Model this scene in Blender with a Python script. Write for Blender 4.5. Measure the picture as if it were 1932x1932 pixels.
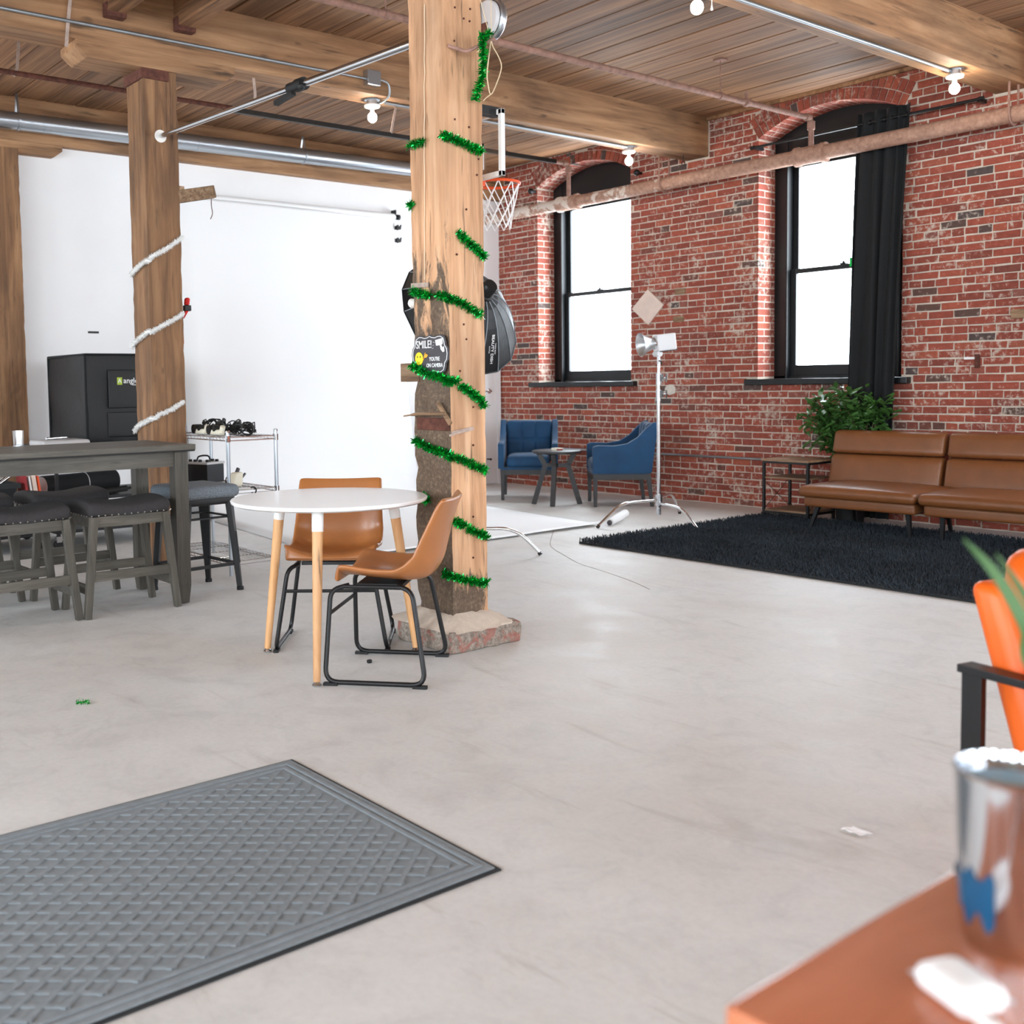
import bpy, bmesh, math, random
from math import sin, cos, pi, sqrt, atan2, radians
from mathutils import Vector, Matrix

for o in list(bpy.data.objects): bpy.data.objects.remove(o)
SC = bpy.context.scene
COL = SC.collection
random.seed(7)

# ---------------------------------------------------------------- camera
YAW, PITCH, ROLL = -0.91485, 0.06232, 0.01527
FPX, PPX, PPY, CH = 2014.8, 800.0, 850.0, 1.25
_f = Vector((cos(PITCH)*sin(YAW), cos(PITCH)*cos(YAW), -sin(PITCH)))
_r = Vector((cos(YAW), -sin(YAW), 0))
_d = _f.cross(_r)
_R = cos(ROLL)*_r + sin(ROLL)*_d
_D = -sin(ROLL)*_r + cos(ROLL)*_d
C0 = Vector((0, 0, CH))
cam_data = bpy.data.cameras.new('camera')
cam = bpy.data.objects.new('camera', cam_data); COL.objects.link(cam)
cam.matrix_world = Matrix(((_R.x, -_D.x, -_f.x, C0.x), (_R.y, -_D.y, -_f.y, C0.y), (_R.z, -_D.z, -_f.z, C0.z), (0, 0, 0, 1)))
cam_data.sensor_fit = 'HORIZONTAL'; cam_data.sensor_width = 36.0
cam_data.lens = FPX/1932*36
cam_data.shift_x = (966-PPX)/1932
cam_data.shift_y = (PPY-966)/1932
cam_data.clip_start = 0.05; cam_data.clip_end = 200
cam_data.dof.use_dof = True
cam_data.dof.focus_distance = 5.6
cam_data.dof.aperture_fstop = 3.6
SC.camera = cam

# ---------------------------------------------------------------- world, exposure
W = bpy.data.worlds.new('overcast_sky'); SC.world = W
W.use_nodes = True
bg = W.node_tree.nodes['Background']
bg.inputs[0].default_value = (0.82, 0.92, 1.0, 1)
bg.inputs[1].default_value = 21.5
SC.view_settings.view_transform = 'Standard'
SC.view_settings.look = 'None'
SC.view_settings.gamma = 1
SC.view_settings.use_curve_mapping = False
SC.view_settings.exposure = 0.0
try:
    SC.cycles.max_bounces = 10; SC.cycles.diffuse_bounces = 6; SC.cycles.transparent_max_bounces = 12
    SC.cycles.sample_clamp_indirect = 8
except Exception: pass

# ---------------------------------------------------------------- pixel -> point helpers
def ray(x, y): return _R*((x-PPX)/FPX) + _D*((y-PPY)/FPX) + _f
def hz(x, y, z=0.0):
    d = ray(x, y); return C0 + d*((z-CH)/d.z)
def hy(x, y, Y):
    d = ray(x, y); return C0 + d*(Y/d.y)
def hx(x, y, X):
    d = ray(x, y); return C0 + d*(X/d.x)
def px(p):
    q = Vector(p)-C0; z = q.dot(_f)
    return (FPX*q.dot(_R)/z+PPX, FPX*q.dot(_D)/z+PPY, z)

# ---------------------------------------------------------------- mesh helpers
WM = {}
class MB:
    def __init__(self, local=False):
        self.v = []; self.f = []; self.local = local; self.rnd = None
    def add(self, vs, fs):
        n = len(self.v); self.v += [tuple(p) for p in vs]; self.f += [tuple(i+n for i in q) for q in fs]; return self
    def box(self, x0, x1, y0, y1, z0, z1):
        return self.add([(x, y, z) for z in (z0, z1) for (x, y) in ((x0, y0), (x1, y0), (x1, y1), (x0, y1))],
                        [(0, 3, 2, 1), (4, 5, 6, 7), (0, 1, 5, 4), (1, 2, 6, 5), (2, 3, 7, 6), (3, 0, 4, 7)])
    def obb(self, M, sx, sy, sz):
        n = len(self.v); self.box(-sx/2, sx/2, -sy/2, sy/2, -sz/2, sz/2)
        self.v[n:] = [tuple(M @ Vector(p)) for p in self.v[n:]]; return self
    def bar(self, p, q, w, h, up=(0, 0, 1), w2=None, h2=None):
        p, q = Vector(p), Vector(q); t = (q-p).normalized(); up = Vector(up)
        if abs(t.dot(up)) > .98: up = Vector((0, 1, 0)) if abs(t.y) < .9 else Vector((1, 0, 0))
        s = t.cross(up).normalized(); u = s.cross(t)
        w2 = w if w2 is None else w2; h2 = h if h2 is None else h2
        vs = [p+s*a*w/2+u*b*h/2 for a, b in ((-1, -1), (1, -1), (1, 1), (-1, 1))] + [q+s*a*w2/2+u*b*h2/2 for a, b in ((-1, -1), (1, -1), (1, 1), (-1, 1))]
        return self.add(vs, [(0, 3, 2, 1), (4, 5, 6, 7), (0, 1, 5, 4), (1, 2, 6, 5), (2, 3, 7, 6), (3, 0, 4, 7)])
    def tube(self, pts, r, n=8, closed=False):
        pts = [Vector(p) for p in pts]; m = len(pts)
        rs = r if isinstance(r, (list, tuple)) else [r]*m
        tang = []
        for i in range(m):
            a = pts[i-1] if (i > 0 or closed) else pts[i]
            b = pts[(i+1) % m] if (i < m-1 or closed) else pts[i]
            t = (b-a); tang.append(t.normalized() if t.length > 1e-9 else Vector((0, 0, 1)))
        ref = Vector((0, 0, 1)) if abs(tang[0].z) < .9 else Vector((1, 0, 0))
        u = (ref - tang[0]*ref.dot(tang[0])).normalized()
        vs = []
        for i in range(m):
            t = tang[i]; u = (u - t*u.dot(t))
            u = u.normalized() if u.length > 1e-6 else t.orthogonal().normalized()
            w = t.cross(u)
            for k in range(n):
                a = 2*pi*k/n; vs.append(pts[i] + (u*cos(a)+w*sin(a))*rs[i])
        fs = []
        for i in range(m if closed else m-1):
            j = (i+1) % m
            for k in range(n):
                l = (k+1) % n; fs.append((i*n+k, i*n+l, j*n+l, j*n+k))
        if not closed:
            fs.append(tuple(range(n-1, -1, -1))); fs.append(tuple((m-1)*n+k for k in range(n)))
        return self.add(vs, fs)
    def lathe(self, prof, n=20, M=None, close=False):
        vs = []; fs = []; m = len(prof)
        for (r, z) in prof:
            for k in range(n):
                a = 2*pi*k/n; vs.append(Vector((r*cos(a), r*sin(a), z)))
        for i in range(m-1):
            for k in range(n):
                l = (k+1) % n; fs.append((i*n+k, i*n+l, (i+1)*n+l, (i+1)*n+k))
        if close or prof[0][0] > 1e-5: fs.append(tuple(range(n-1, -1, -1))) if close else None
        if close: fs.append(tuple((m-1)*n+k for k in range(n)))
        if M is not None: vs = [M @ p for p in vs]
        return self.add(vs, fs)
    def prism(self, poly, M, d):
        n = len(poly)
        vs = [M @ Vector((x, y, 0)) for x, y in poly] + [M @ Vector((x, y, d)) for x, y in poly]
        return self.add(vs, [tuple(range(n-1, -1, -1)), tuple(range(n, 2*n))] + [(i, (i+1) % n, n+(i+1) % n, n+i) for i in range(n)])
    def rbox(self, c, size, r, n=5, fn=None, M=None):
        """rounded box with a grid on each side; fn bends the points"""
        hx_, hy_, hz_ = size[0]/2, size[1]/2, size[2]/2; idx = {}; vs = []; fs = []
        def P(a, b, e):
            key = (round(a, 4), round(b, 4), round(e, 4))
            if key not in idx:
                p = Vector((a*hx_, b*hy_, e*hz_))
                q = Vector((max(-hx_+r, min(hx_-r, p.x)), max(-hy_+r, min(hy_-r, p.y)), max(-hz_+r, min(hz_-r, p.z))))
                dd = p-q
                if dd.length > 1e-9: p = q + dd.normalized()*r
                if fn: p = Vector(fn(p.x, p.y, p.z))
                p = p + Vector(c)
                if M is not None: p = M @ p
                idx[key] = len(vs); vs.append(p)
            return idx[key]
        def ts(h):
            e = r/h*.5 if h > r else .3
            s = sorted(set([-1, -1+e, -1+2*e] + [-1+2*e+(2-4*e)*i/n for i in range(n+1)] + [1-2*e, 1-e, 1]))
            return s
        tx, ty, tz = ts(hx_), ts(hy_), ts(hz_)
        for A, B, fx in ((tx, ty, 'z'), (ty, tz, 'x'), (tz, tx, 'y')):
            for sg in (-1, 1):
                for i in range(len(A)-1):
                    for j in range(len(B)-1):
                        q = [(A[i], B[j]), (A[i+1], B[j]), (A[i+1], B[j+1]), (A[i], B[j+1])]
                        if fx == 'z': k = [P(a, b, sg) for a, b in q]
                        elif fx == 'x': k = [P(sg, a, b) for a, b in q]
                        else: k = [P(b, sg, a) for a, b in q]
                        if sg < 0: k.reverse()
                        if len(set(k)) == 4: fs.append(tuple(k))
        return self.add(vs, fs)
    def ball(self, c, r, n=12, m=8, s=(1, 1, 1)):
        c = Vector(c); vs = [c+Vector((0, 0, r*s[2]))]; fs = []
        for i in range(1, m):
            for k in range(n):
                a, b = pi*i/m, 2*pi*k/n
                vs.append(c+Vector((r*s[0]*sin(a)*cos(b), r*s[1]*sin(a)*sin(b), r*s[2]*cos(a))))
        vs.append(c-Vector((0, 0, r*s[2])))
        for k in range(n):
            l = (k+1) % n; fs.append((0, 1+k, 1+l)); fs.append((len(vs)-1, 1+(m-2)*n+l, 1+(m-2)*n+k))
            for i in range(m-2): fs.append((1+i*n+k, 1+(i+1)*n+k, 1+(i+1)*n+l, 1+i*n+l))
        return self.add(vs, fs)
    def build(self, name, mat, parent=None, bev=0, smooth=False, seg=2, label=None, sub=0):
        vs = self.v
        if parent is not None and not self.local:
            Mi = WM[parent.name].inverted(); vs = [tuple(Mi @ Vector(p)) for p in vs]
        me = bpy.data.meshes.new(name); me.from_pydata(vs, [], self.f); me.update()
        if self.rnd:
            at = me.attributes.new('rnd', 'FLOAT', 'POINT'); at.data.foreach_set('value', self.rnd)
        if bev:
            bm = bmesh.new(); bm.from_mesh(me)
            es = [e for e in bm.edges if len(e.link_faces) == 2 and e.calc_face_angle() > .5]
            bmesh.ops.bevel(bm, geom=es, offset=bev, segments=seg, affect='EDGES', profile=.6, clamp_overlap=True)
            bm.to_mesh(me); bm.free()
        if smooth:
            me.polygons.foreach_set('use_smooth', [True]*len(me.polygons))
            try: me.set_sharp_from_angle(angle=.75)
            except Exception: pass
        if mat: me.materials.append(mat)
        o = bpy.data.objects.new(name, me); COL.objects.link(o)
        if sub:
            md = o.modifiers.new('s', 'SUBSURF'); md.levels = sub; md.render_levels = sub
        if parent is not None:
            o.parent = parent; WM[o.name] = WM[parent.name]
        else: WM[o.name] = Matrix()
        if label: o['label'] = label
        return o

def tag(o, label, cat, group=None):
    o['label'] = label; o['category'] = cat
    if group: o['group'] = group
    return o
def struct(o, label=None):
    o['kind'] = 'structure'
    if label: o['label'] = label
    return o
def thing(name, label, cat, loc=(0, 0, 0), rz=0, group=None):
    o = bpy.data.objects.new(name, None); COL.objects.link(o)
    o.empty_display_size = .1; o.location = loc; o.rotation_euler = (0, 0, rz)
    WM[o.name] = Matrix.Translation(Vector(loc)) @ Matrix.Rotation(rz, 4, 'Z')
    return tag(o, label, cat, group)
def copy_tree(o, parent=None):
    c = o.copy(); COL.objects.link(c); c.parent = parent
    for ch in list(o.children): copy_tree(ch, c)
    return c
def dup(o, label, loc, rz, group=None):
    c = copy_tree(o); c.location = loc; c.rotation_euler = (0, 0, rz); c['label'] = label
    if group: c['group'] = group
    return c
def frame(o, x, y):          # matrix with origin o, local X = x, local Y = y
    x = Vector(x).normalized(); y = Vector(y); z = x.cross(y).normalized(); y = z.cross(x)
    return Matrix(((x.x, y.x, z.x, o[0]), (x.y, y.y, z.y, o[1]), (x.z, y.z, z.z, o[2]), (0, 0, 0, 1)))
def text(name, body, size, M, mat, parent, depth=.0006, sx=1, align='CENTER', bold=0):
    cu = bpy.data.curves.new(name, 'FONT'); cu.body = body; cu.size = size; cu.align_x = align; cu.align_y = 'CENTER'
    cu.extrude = depth; cu.offset = bold; cu.resolution_u = 3
    t = bpy.data.objects.new('tmp', cu); COL.objects.link(t)
    me = bpy.data.meshes.new_from_object(t.evaluated_get(bpy.context.evaluated_depsgraph_get()))
    bpy.data.objects.remove(t)
    me.name = name
    Mi = (WM[parent.name].inverted() @ M) @ Matrix.Diagonal((sx, 1, 1, 1))
    me.transform(Mi); me.materials.clear(); me.materials.append(mat)
    o = bpy.data.objects.new(name, me); COL.objects.link(o); o.parent = parent; WM[o.name] = WM[parent.name]
    return o
def smoothpath(pts, n=6):    # catmull-rom
    P = [Vector(p) for p in pts]; out = []
    for i in range(len(P)-1):
        a = P[i-1] if i else P[0]; b = P[i]; c = P[i+1]; d = P[i+2] if i+2 < len(P) else P[-1]
        for k in range(n):
            t = k/n
            out.append(.5*((2*b)+(c-a)*t+(2*a-5*b+4*c-d)*t*t+(3*b-a-3*c+d)*t**3))
    out.append(P[-1]); return out
def fillet(pts, r, n=5):     # polyline with rounded corners
    P = [Vector(p) for p in pts]; out = [P[0]]
    for i in range(1, len(P)-1):
        a, b, c = P[i-1], P[i], P[i+1]; d1 = (a-b); d2 = (c-b)
        l = min(r, d1.length*.49, d2.length*.49); p, q = b+d1.normalized()*l, b+d2.normalized()*l
        for k in range(n+1):
            t = k/n; out.append((1-t)**2*p+2*t*(1-t)*b+t*t*q)
    out.append(P[-1]); return out

# ---------------------------------------------------------------- materials
def lin(c): return tuple(((v/255)/12.92 if v <= 10.3 else (((v/255)+.055)/1.055)**2.4) for v in c)+(1,)
def newmat(name):
    m = bpy.data.materials.new(name); m.use_nodes = True
    N = m.node_tree.nodes; L = m.node_tree.links
    return m, N, L, N['Principled BSDF']
def coords(N, L, scale=(1, 1, 1), rand=True, kind='Object'):
    tc = N.new('ShaderNodeTexCoord'); mp = N.new('ShaderNodeMapping'); mp.inputs['Scale'].default_value = scale
    L.new(tc.outputs[kind], mp.inputs[0])
    if rand:
        oi = N.new('ShaderNodeObjectInfo'); ml = N.new('ShaderNodeMath'); ml.operation = 'MULTIPLY'; ml.inputs[1].default_value = 37
        L.new(oi.outputs['Random'], ml.inputs[0]); L.new(ml.outputs[0], mp.inputs['Location'])
    return mp.outputs[0]
def noise(N, L, co, scale, detail=4, rough=.55, dist=0):
    n = N.new('ShaderNodeTexNoise'); n.inputs['Scale'].default_value = scale; n.inputs['Detail'].default_value = detail
    n.inputs['Roughness'].default_value = rough; n.inputs['Distortion'].default_value = dist
    L.new(co, n.inputs['Vector']); return n.outputs['Fac']
def ramp(N, L, fac, stops):
    r = N.new('ShaderNodeValToRGB'); e = r.color_ramp.elements
    while len(e) > 1: e.remove(e[-1])
    e[0].position = stops[0][0]; e[0].color = stops[0][1]
    for p, c in stops[1:]:
        q = e.new(p); q.color = c
    L.new(fac, r.inputs[0]); return r.outputs[0]
def mix(N, L, a, b, fac, mode='MIX'):
    m = N.new('ShaderNodeMix'); m.data_type = 'RGBA'; m.blend_type = mode
    for i, s in ((6, a), (7, b)):
        if hasattr(s, 'links') or hasattr(s, 'is_linked'): L.new(s, m.inputs[i])
        else: m.inputs[i].default_value = s
    if hasattr(fac, 'is_linked'): L.new(fac, m.inputs[0])
    else: m.inputs[0].default_value = fac
    return m.outputs[2]
def math_(N, L, op, a, b):
    m = N.new('ShaderNodeMath'); m.operation = op
    for i, s in ((0, a), (1, b)):
        if hasattr(s, 'is_linked'): L.new(s, m.inputs[i])
        else: m.inputs[i].default_value = s
    return m.outputs[0]
def bumpn(N, L, bs, h, strength, dist=.01):
    b = N.new('ShaderNodeBump'); b.inputs['Strength'].default_value = strength; b.inputs['Distance'].default_value = dist
    L.new(h, b.inputs['Height']); L.new(b.outputs[0], bs.inputs['Normal'])
K = lambda v: (v, v, v, 1)
def simple(name, col, rough=.5, metal=0, var=.0, vs=8, bump=0, bs=150, coat=0, sheen=0, rvar=0):
    m, N, L, B = newmat(name); c = lin(col)
    B.inputs['Roughness'].default_value = rough; B.inputs['Metallic'].default_value = metal
    B.inputs['Base Color'].default_value = c
    co = coords(N, L)
    if var:
        f = noise(N, L, co, vs, 5)
        L.new(ramp(N, L, f, [(.3, tuple(x*(1-var) for x in c[:3])+(1,)), (.7, tuple(min(1, x*(1+var)) for x in c[:3])+(1,))]), B.inputs['Base Color'])
    if rvar:
        f2 = noise(N, L, co, vs*2, 4); L.new(ramp(N, L, f2, [(.3, K(max(0, rough-rvar))), (.7, K(min(1, rough+rvar)))]), B.inputs['Roughness'])
    if bump: bumpn(N, L, B, noise(N, L, co, bs, 3), bump)
    if coat: B.inputs['Coat Weight'].default_value = coat; B.inputs['Coat Roughness'].default_value = .15
    if sheen: B.inputs['Sheen Weight'].default_value = sheen; B.inputs['Sheen Roughness'].default_value = .35
    return m
def wood(name, c0, c1, c2, axis, fine=28, rough=.65, bump=.25, dark=None, knots=True):
    """grain runs along `axis`; c0 dark, c1 mid, c2 light"""
    m, N, L, B = newmat(name)
    s = [1, 1, 1]; s['xyz'.index(axis)] = .07
    co = coords(N, L, s)
    s2 = [1, 1, 1]; s2['xyz'.index(axis)] = .35
    co2 = coords(N, L, s2)
    a = noise(N, L, co, fine, 6, .6, .6); b = noise(N, L, co2, 3.2, 4, .5, .4)
    base = ramp(N, L, a, [(.28, lin(c0)), (.5, lin(c1)), (.72, lin(c2))])
    big = ramp(N, L, b, [(.3, K(.62)), (.55, K(1.0)), (.75, K(1.12))])
    c = mix(N, L, base, big, 1.0, 'MULTIPLY')
    st = noise(N, L, co, fine*2.3, 3, .5); c = mix(N, L, c, lin(dark or tuple(int(v*.45) for v in c0)), ramp(N, L, st, [(.62, K(0)), (.74, K(.75))]))
    if knots:
        k = noise(N, L, coords(N, L, s2), 9, 2, .4); c = mix(N, L, c, lin(dark or tuple(int(v*.45) for v in c0)), ramp(N, L, k, [(.70, K(0)), (.76, K(.7))]))
    oi = N.new('ShaderNodeObjectInfo'); tint = ramp(N, L, oi.outputs['Random'], [(0, K(.8)), (1, K(1.15))])
    c = mix(N, L, c, tint, 1.0, 'MULTIPLY')
    L.new(c, B.inputs['Base Color']); B.inputs['Roughness'].default_value = rough
    bumpn(N, L, B, a, bump, .006)
    return m
def emis(name, col, strength):
    m, N, L, B = newmat(name); B.inputs['Base Color'].default_value = K(0)
    B.inputs['Emission Color'].default_value = lin(col); B.inputs['Emission Strength'].default_value = strength
    return m
M = {}
M['plank'] = wood('ceiling_plank', (86, 56, 36), (136, 96, 64), (166, 124, 88), 'x', 22, .7, .3)
M['beam'] = wood('beam_timber', (114, 80, 53), (158, 116, 80), (184, 143, 105), 'y', 14, .7, .3)
M['post'] = wood('post_timber', (92, 64, 42), (138, 99, 66), (168, 126, 88), 'z', 18, .7, .35)
M['graywood'] = wood('gray_stained_wood', (74, 70, 62), (92, 87, 78), (108, 103, 94), 'y', 40, .5, .08, knots=False)
M['graywoodz'] = wood('gray_stained_wood_legs', (74, 70, 62), (90, 85, 76), (104, 99, 90), 'z', 40, .5, .08, knots=False)
M['beech'] = wood('beech_leg', (206, 150, 98), (222, 168, 116), (232, 184, 134), 'z', 20, .45, .05, knots=False)
M['rustic'] = wood('rustic_shelf_wood', (96, 72, 52), (136, 106, 80), (164, 134, 106), 'x', 30, .6, .1)
M['desk'] = wood('cherry_table', (172, 96, 62), (190, 112, 76), (200, 124, 88), 'y', 14, .27, .03, knots=False, dark=(170, 90, 52))
M['oldwood'] = wood('weathered_wood', (100, 76, 56), (146, 116, 88), (182, 154, 126), 'x', 30, .85, .4)
M['white'] = simple('white_wall_paint', (241, 241, 242), .6, var=.02, vs=1.5, bump=.03, bs=60)
M['paper'] = simple('white_seamless_paper', (246, 247, 248), .7)
M['plasticw'] = simple('white_plastic', (238, 238, 236), .35)
M['laminate'] = simple('white_laminate', (251, 251, 251), .2)
M['black'] = simple('black_metal', (13, 13, 15), .45, var=.2)
M['blackpaint'] = simple('black_gloss_paint', (8, 11, 14), .4, var=.3, vs=4, bump=.06, bs=40)
M['blackcloth'] = simple('black_cloth', (9, 11, 14), .85, var=.2, bump=.15, bs=500, sheen=.05)
M['nylon'] = simple('black_nylon', (9, 11, 14), .5, var=.25, vs=6, bump=.25, bs=18)
M['rubber'] = simple('black_rubber', (11, 11, 12), .6)
M['cable'] = simple('black_cable', (10, 10, 11), .45)
M['chrome'] = simple('chrome', (225, 226, 228), .12, 1)
M['steel'] = simple('brushed_steel', (200, 202, 205), .22, 1)
M['galv'] = simple('galvanised_steel', (186, 193, 200), .3, .95)
M['conduit'] = simple('conduit_steel', (158, 164, 168), .42, .9)
M['darkmetal'] = simple('dark_metal', (58, 56, 55), .5, .7, var=.2)
M['rust'] = simple('rusty_iron', (96, 56, 44), .85, .2, var=.4, vs=30, bump=.4, bs=80)
M['rusttape'] = simple('dusty_perforated_strap', (178, 158, 146), .8, .2, var=.2, vs=30)
M['mortar_patch'] = simple('plaster', (206, 198, 186), .9, var=.12, vs=20, bump=.3, bs=60)
M['tile'] = simple('beige_stone_tile', (222, 200, 186), .6, var=.07, vs=9)
M['bulb'] = emis('lit_bulb', (255, 240, 218), 150)
M['porcelain'] = simple('porcelain', (236, 232, 226), .3)
M['blue'] = simple('blue_velvet', (4, 58, 94), .75, var=.25, vs=5, sheen=.12)
M['darkwood'] = simple('dark_grey_wood', (44, 42, 43), .5, var=.15, bump=.05)
M['tan'] = simple('tan_leather', (166, 104, 56), .34, var=.10, vs=6, bump=.06, bs=90, coat=.15)
M['cognac'] = simple('cognac_leather', (122, 74, 40), .4, var=.10, vs=7, bump=.06, bs=80)
M['orange'] = simple('orange_leather', (236, 102, 24), .4, var=.08, vs=6, bump=.03, bs=30)
M['seatfab'] = simple('charcoal_linen', (52, 49, 50), .85, var=.14, vs=60, bump=.3, bs=420)
M['bluefab'] = simple('blue_grey_tweed', (116, 123, 131), .9, var=.3, vs=110, bump=.4, bs=420)
M['nail'] = simple('nailhead', (150, 146, 140), .3, .9)
M['leaf'] = simple('ficus_leaf', (62, 100, 44), .38, var=.35, vs=3)
M['leaf2'] = simple('blade_leaf', (70, 104, 58), .5, var=.12, vs=5)
M['stem'] = simple('stem', (92, 74, 52), .8)
M['green'] = simple('green_tinsel', (34, 186, 84), .2, .85, var=.45, vs=60)
M['whitefur'] = simple('white_garland', (240, 240, 238), .8)
M['red'] = simple('red_glitter', (206, 30, 22), .4, .3, var=.4, vs=120, bump=.5, bs=300)
M['darkgrey'] = simple('dark_grey_plastic', (62, 58, 62), .45)
M['signwhite'] = simple('white_print', (240, 240, 240), .5)
M['yellow'] = simple('yellow_print', (248, 220, 30), .5)
M['printblack'] = simple('black_print', (20, 18, 18), .5)
M['gold'] = simple('orange_print', (240, 170, 40), .5)
M['lime'] = simple('lime_print', (164, 188, 50), .5)
M['rim'] = simple('orange_painted_steel', (228, 84, 36), .4)
M['net'] = simple('white_cord', (236, 236, 236), .7)
M['matgrey'] = simple('grey_doormat', (136, 144, 149), .95, var=.10, vs=40, bump=.35, bs=420)
M['matblk'] = simple('mat_backing', (40, 42, 44), .9)
M['bookred'] = simple('red_cover', (150, 40, 42), .5)
M['binplastic'] = simple('dark_bin_plastic', (20, 24, 28), .45)
M['graycase'] = simple('grey_case', (190, 188, 188), .4)
M['ledwhite'] = simple('white_metal_case', (232, 233, 235), .4)
M['beige'] = simple('beige_plastic', (226, 220, 200), .45)
M['satin'] = simple('satin_reflector', (206, 208, 210), .38, .9)
M['cupsteel'] = simple('polished_steel', (214, 216, 220), .1, 1)
# ---------------------------------------------------------------- special materials
def brickmat():
    m, N, L, B = newmat('red_brick')
    at = N.new('ShaderNodeAttribute'); at.attribute_name = 'rnd'
    oi = N.new('ShaderNodeObjectInfo')
    r = math_(N, L, 'FRACT', math_(N, L, 'ADD', at.outputs['Fac'], oi.outputs['Random']), 0)
    base = ramp(N, L, r, [(0, lin((80, 68, 66))), (.03, lin((94, 68, 60))), (.06, lin((130, 64, 50))), (.4, lin((147, 70, 54))), (.75, lin((157, 77, 59))), (.9, lin((165, 85, 62))), (1, lin((132, 80, 70)))])
    tc = N.new('ShaderNodeNewGeometry'); co = tc.outputs['Position']
    n1 = noise(N, L, co, 22, 5, .6); n2 = noise(N, L, co, 160, 3, .6); n3 = noise(N, L, co, 2.6, 3, .5)
    c = mix(N, L, base, ramp(N, L, n1, [(.3, K(.78)), (.7, K(1.15))]), 1, 'MULTIPLY')
    c = mix(N, L, c, ramp(N, L, n2, [(.25, K(.8)), (.7, K(1.1))]), 1, 'MULTIPLY')
    sm = math_(N, L, 'ADD', math_(N, L, 'MULTIPLY', n1, .62), math_(N, L, 'ADD', math_(N, L, 'MULTIPLY', n2, .22), math_(N, L, 'MULTIPLY', n3, .38)))
    c = mix(N, L, c, lin((196, 182, 168)), ramp(N, L, sm, [(.65, K(0)), (.74, K(.8))]))
    L.new(c, B.inputs['Base Color']); B.inputs['Roughness'].default_value = .85
    bumpn(N, L, B, n2, .35, .004); return m
M['brick'] = brickmat()
M['mortar'] = simple('lime_mortar', (200, 187, 172), .95, var=.14, vs=14, bump=.5, bs=90)
def brickfar():
    m, N, L, B = newmat('brick_facing')
    co = coords(N, L, (1, 1, 1), False); sep = N.new('ShaderNodeSeparateXYZ'); L.new(co, sep.inputs[0])
    cb = N.new('ShaderNodeCombineXYZ'); L.new(sep.outputs[0], cb.inputs[0]); L.new(sep.outputs[2], cb.inputs[1])
    b = N.new('ShaderNodeTexBrick'); L.new(cb.outputs[0], b.inputs['Vector']); b.inputs['Scale'].default_value = 1
    b.inputs['Brick Width'].default_value = .217; b.inputs['Row Height'].default_value = .0663; b.inputs['Mortar Size'].default_value = .006
    b.inputs['Color1'].default_value = lin((152, 72, 54)); b.inputs['Color2'].default_value = lin((132, 64, 50)); b.inputs['Mortar'].default_value = lin((200, 187, 172))
    L.new(b.outputs[0], B.inputs['Base Color']); B.inputs['Roughness'].default_value = .9; return m
M['brickfar'] = brickfar()
def concrete():
    m, N, L, B = newmat('polished_concrete')
    co = coords(N, L, (1, 1, 1), False)
    a = noise(N, L, co, .55, 6, .6, .5); b = noise(N, L, co, 5, 6, .65, .8); c_ = noise(N, L, co, 45, 4, .6)
    col = ramp(N, L, a, [(.3, lin((204, 199, 193))), (.5, lin((213, 212, 209))), (.7, lin((218, 219, 219)))])
    col = mix(N, L, col, ramp(N, L, b, [(.25, K(.84)), (.5, K(1)), (.72, K(1.06))]), 1, 'MULTIPLY')
    col = mix(N, L, col, ramp(N, L, c_, [(.25, K(.95)), (.6, K(1.02))]), 1, 'MULTIPLY')
    st = noise(N, L, coords(N, L, (.5, 2.4, 1), False), 1.6, 5, .7, 1.2)
    col = mix(N, L, col, lin((170, 163, 155)), ramp(N, L, st, [(.58, K(0)), (.76, K(.6))]))
    pale = noise(N, L, coords(N, L, (2.0, .6, 1), False), 2.2, 6, .75, 1.0)
    col = mix(N, L, col, lin((232, 230, 226)), ramp(N, L, pale, [(.66, K(0)), (.8, K(.5))]))
    L.new(col, B.inputs['Base Color'])
    L.new(ramp(N, L, b, [(.3, K(.45)), (.7, K(.65))]), B.inputs['Roughness'])
    B.inputs['Specular IOR Level'].default_value = .4
    bumpn(N, L, B, c_, .08, .004); return m
M['concrete'] = concrete()
def glass(name, f=.06):
    m, N, L, B = newmat(name); N.remove(B); out = N['Material Output']
    t = N.new('ShaderNodeBsdfTransparent'); g = N.new('ShaderNodeBsdfGlossy'); g.inputs['Roughness'].default_value = .02
    x = N.new('ShaderNodeMixShader'); x.inputs[0].default_value = f
    L.new(t.outputs[0], x.inputs[1]); L.new(g.outputs[0], x.inputs[2]); L.new(x.outputs[0], out.inputs[0]); return m
M['glass'] = glass('window_glass'); M['acrylic'] = glass('clear_acrylic', .08)
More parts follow.
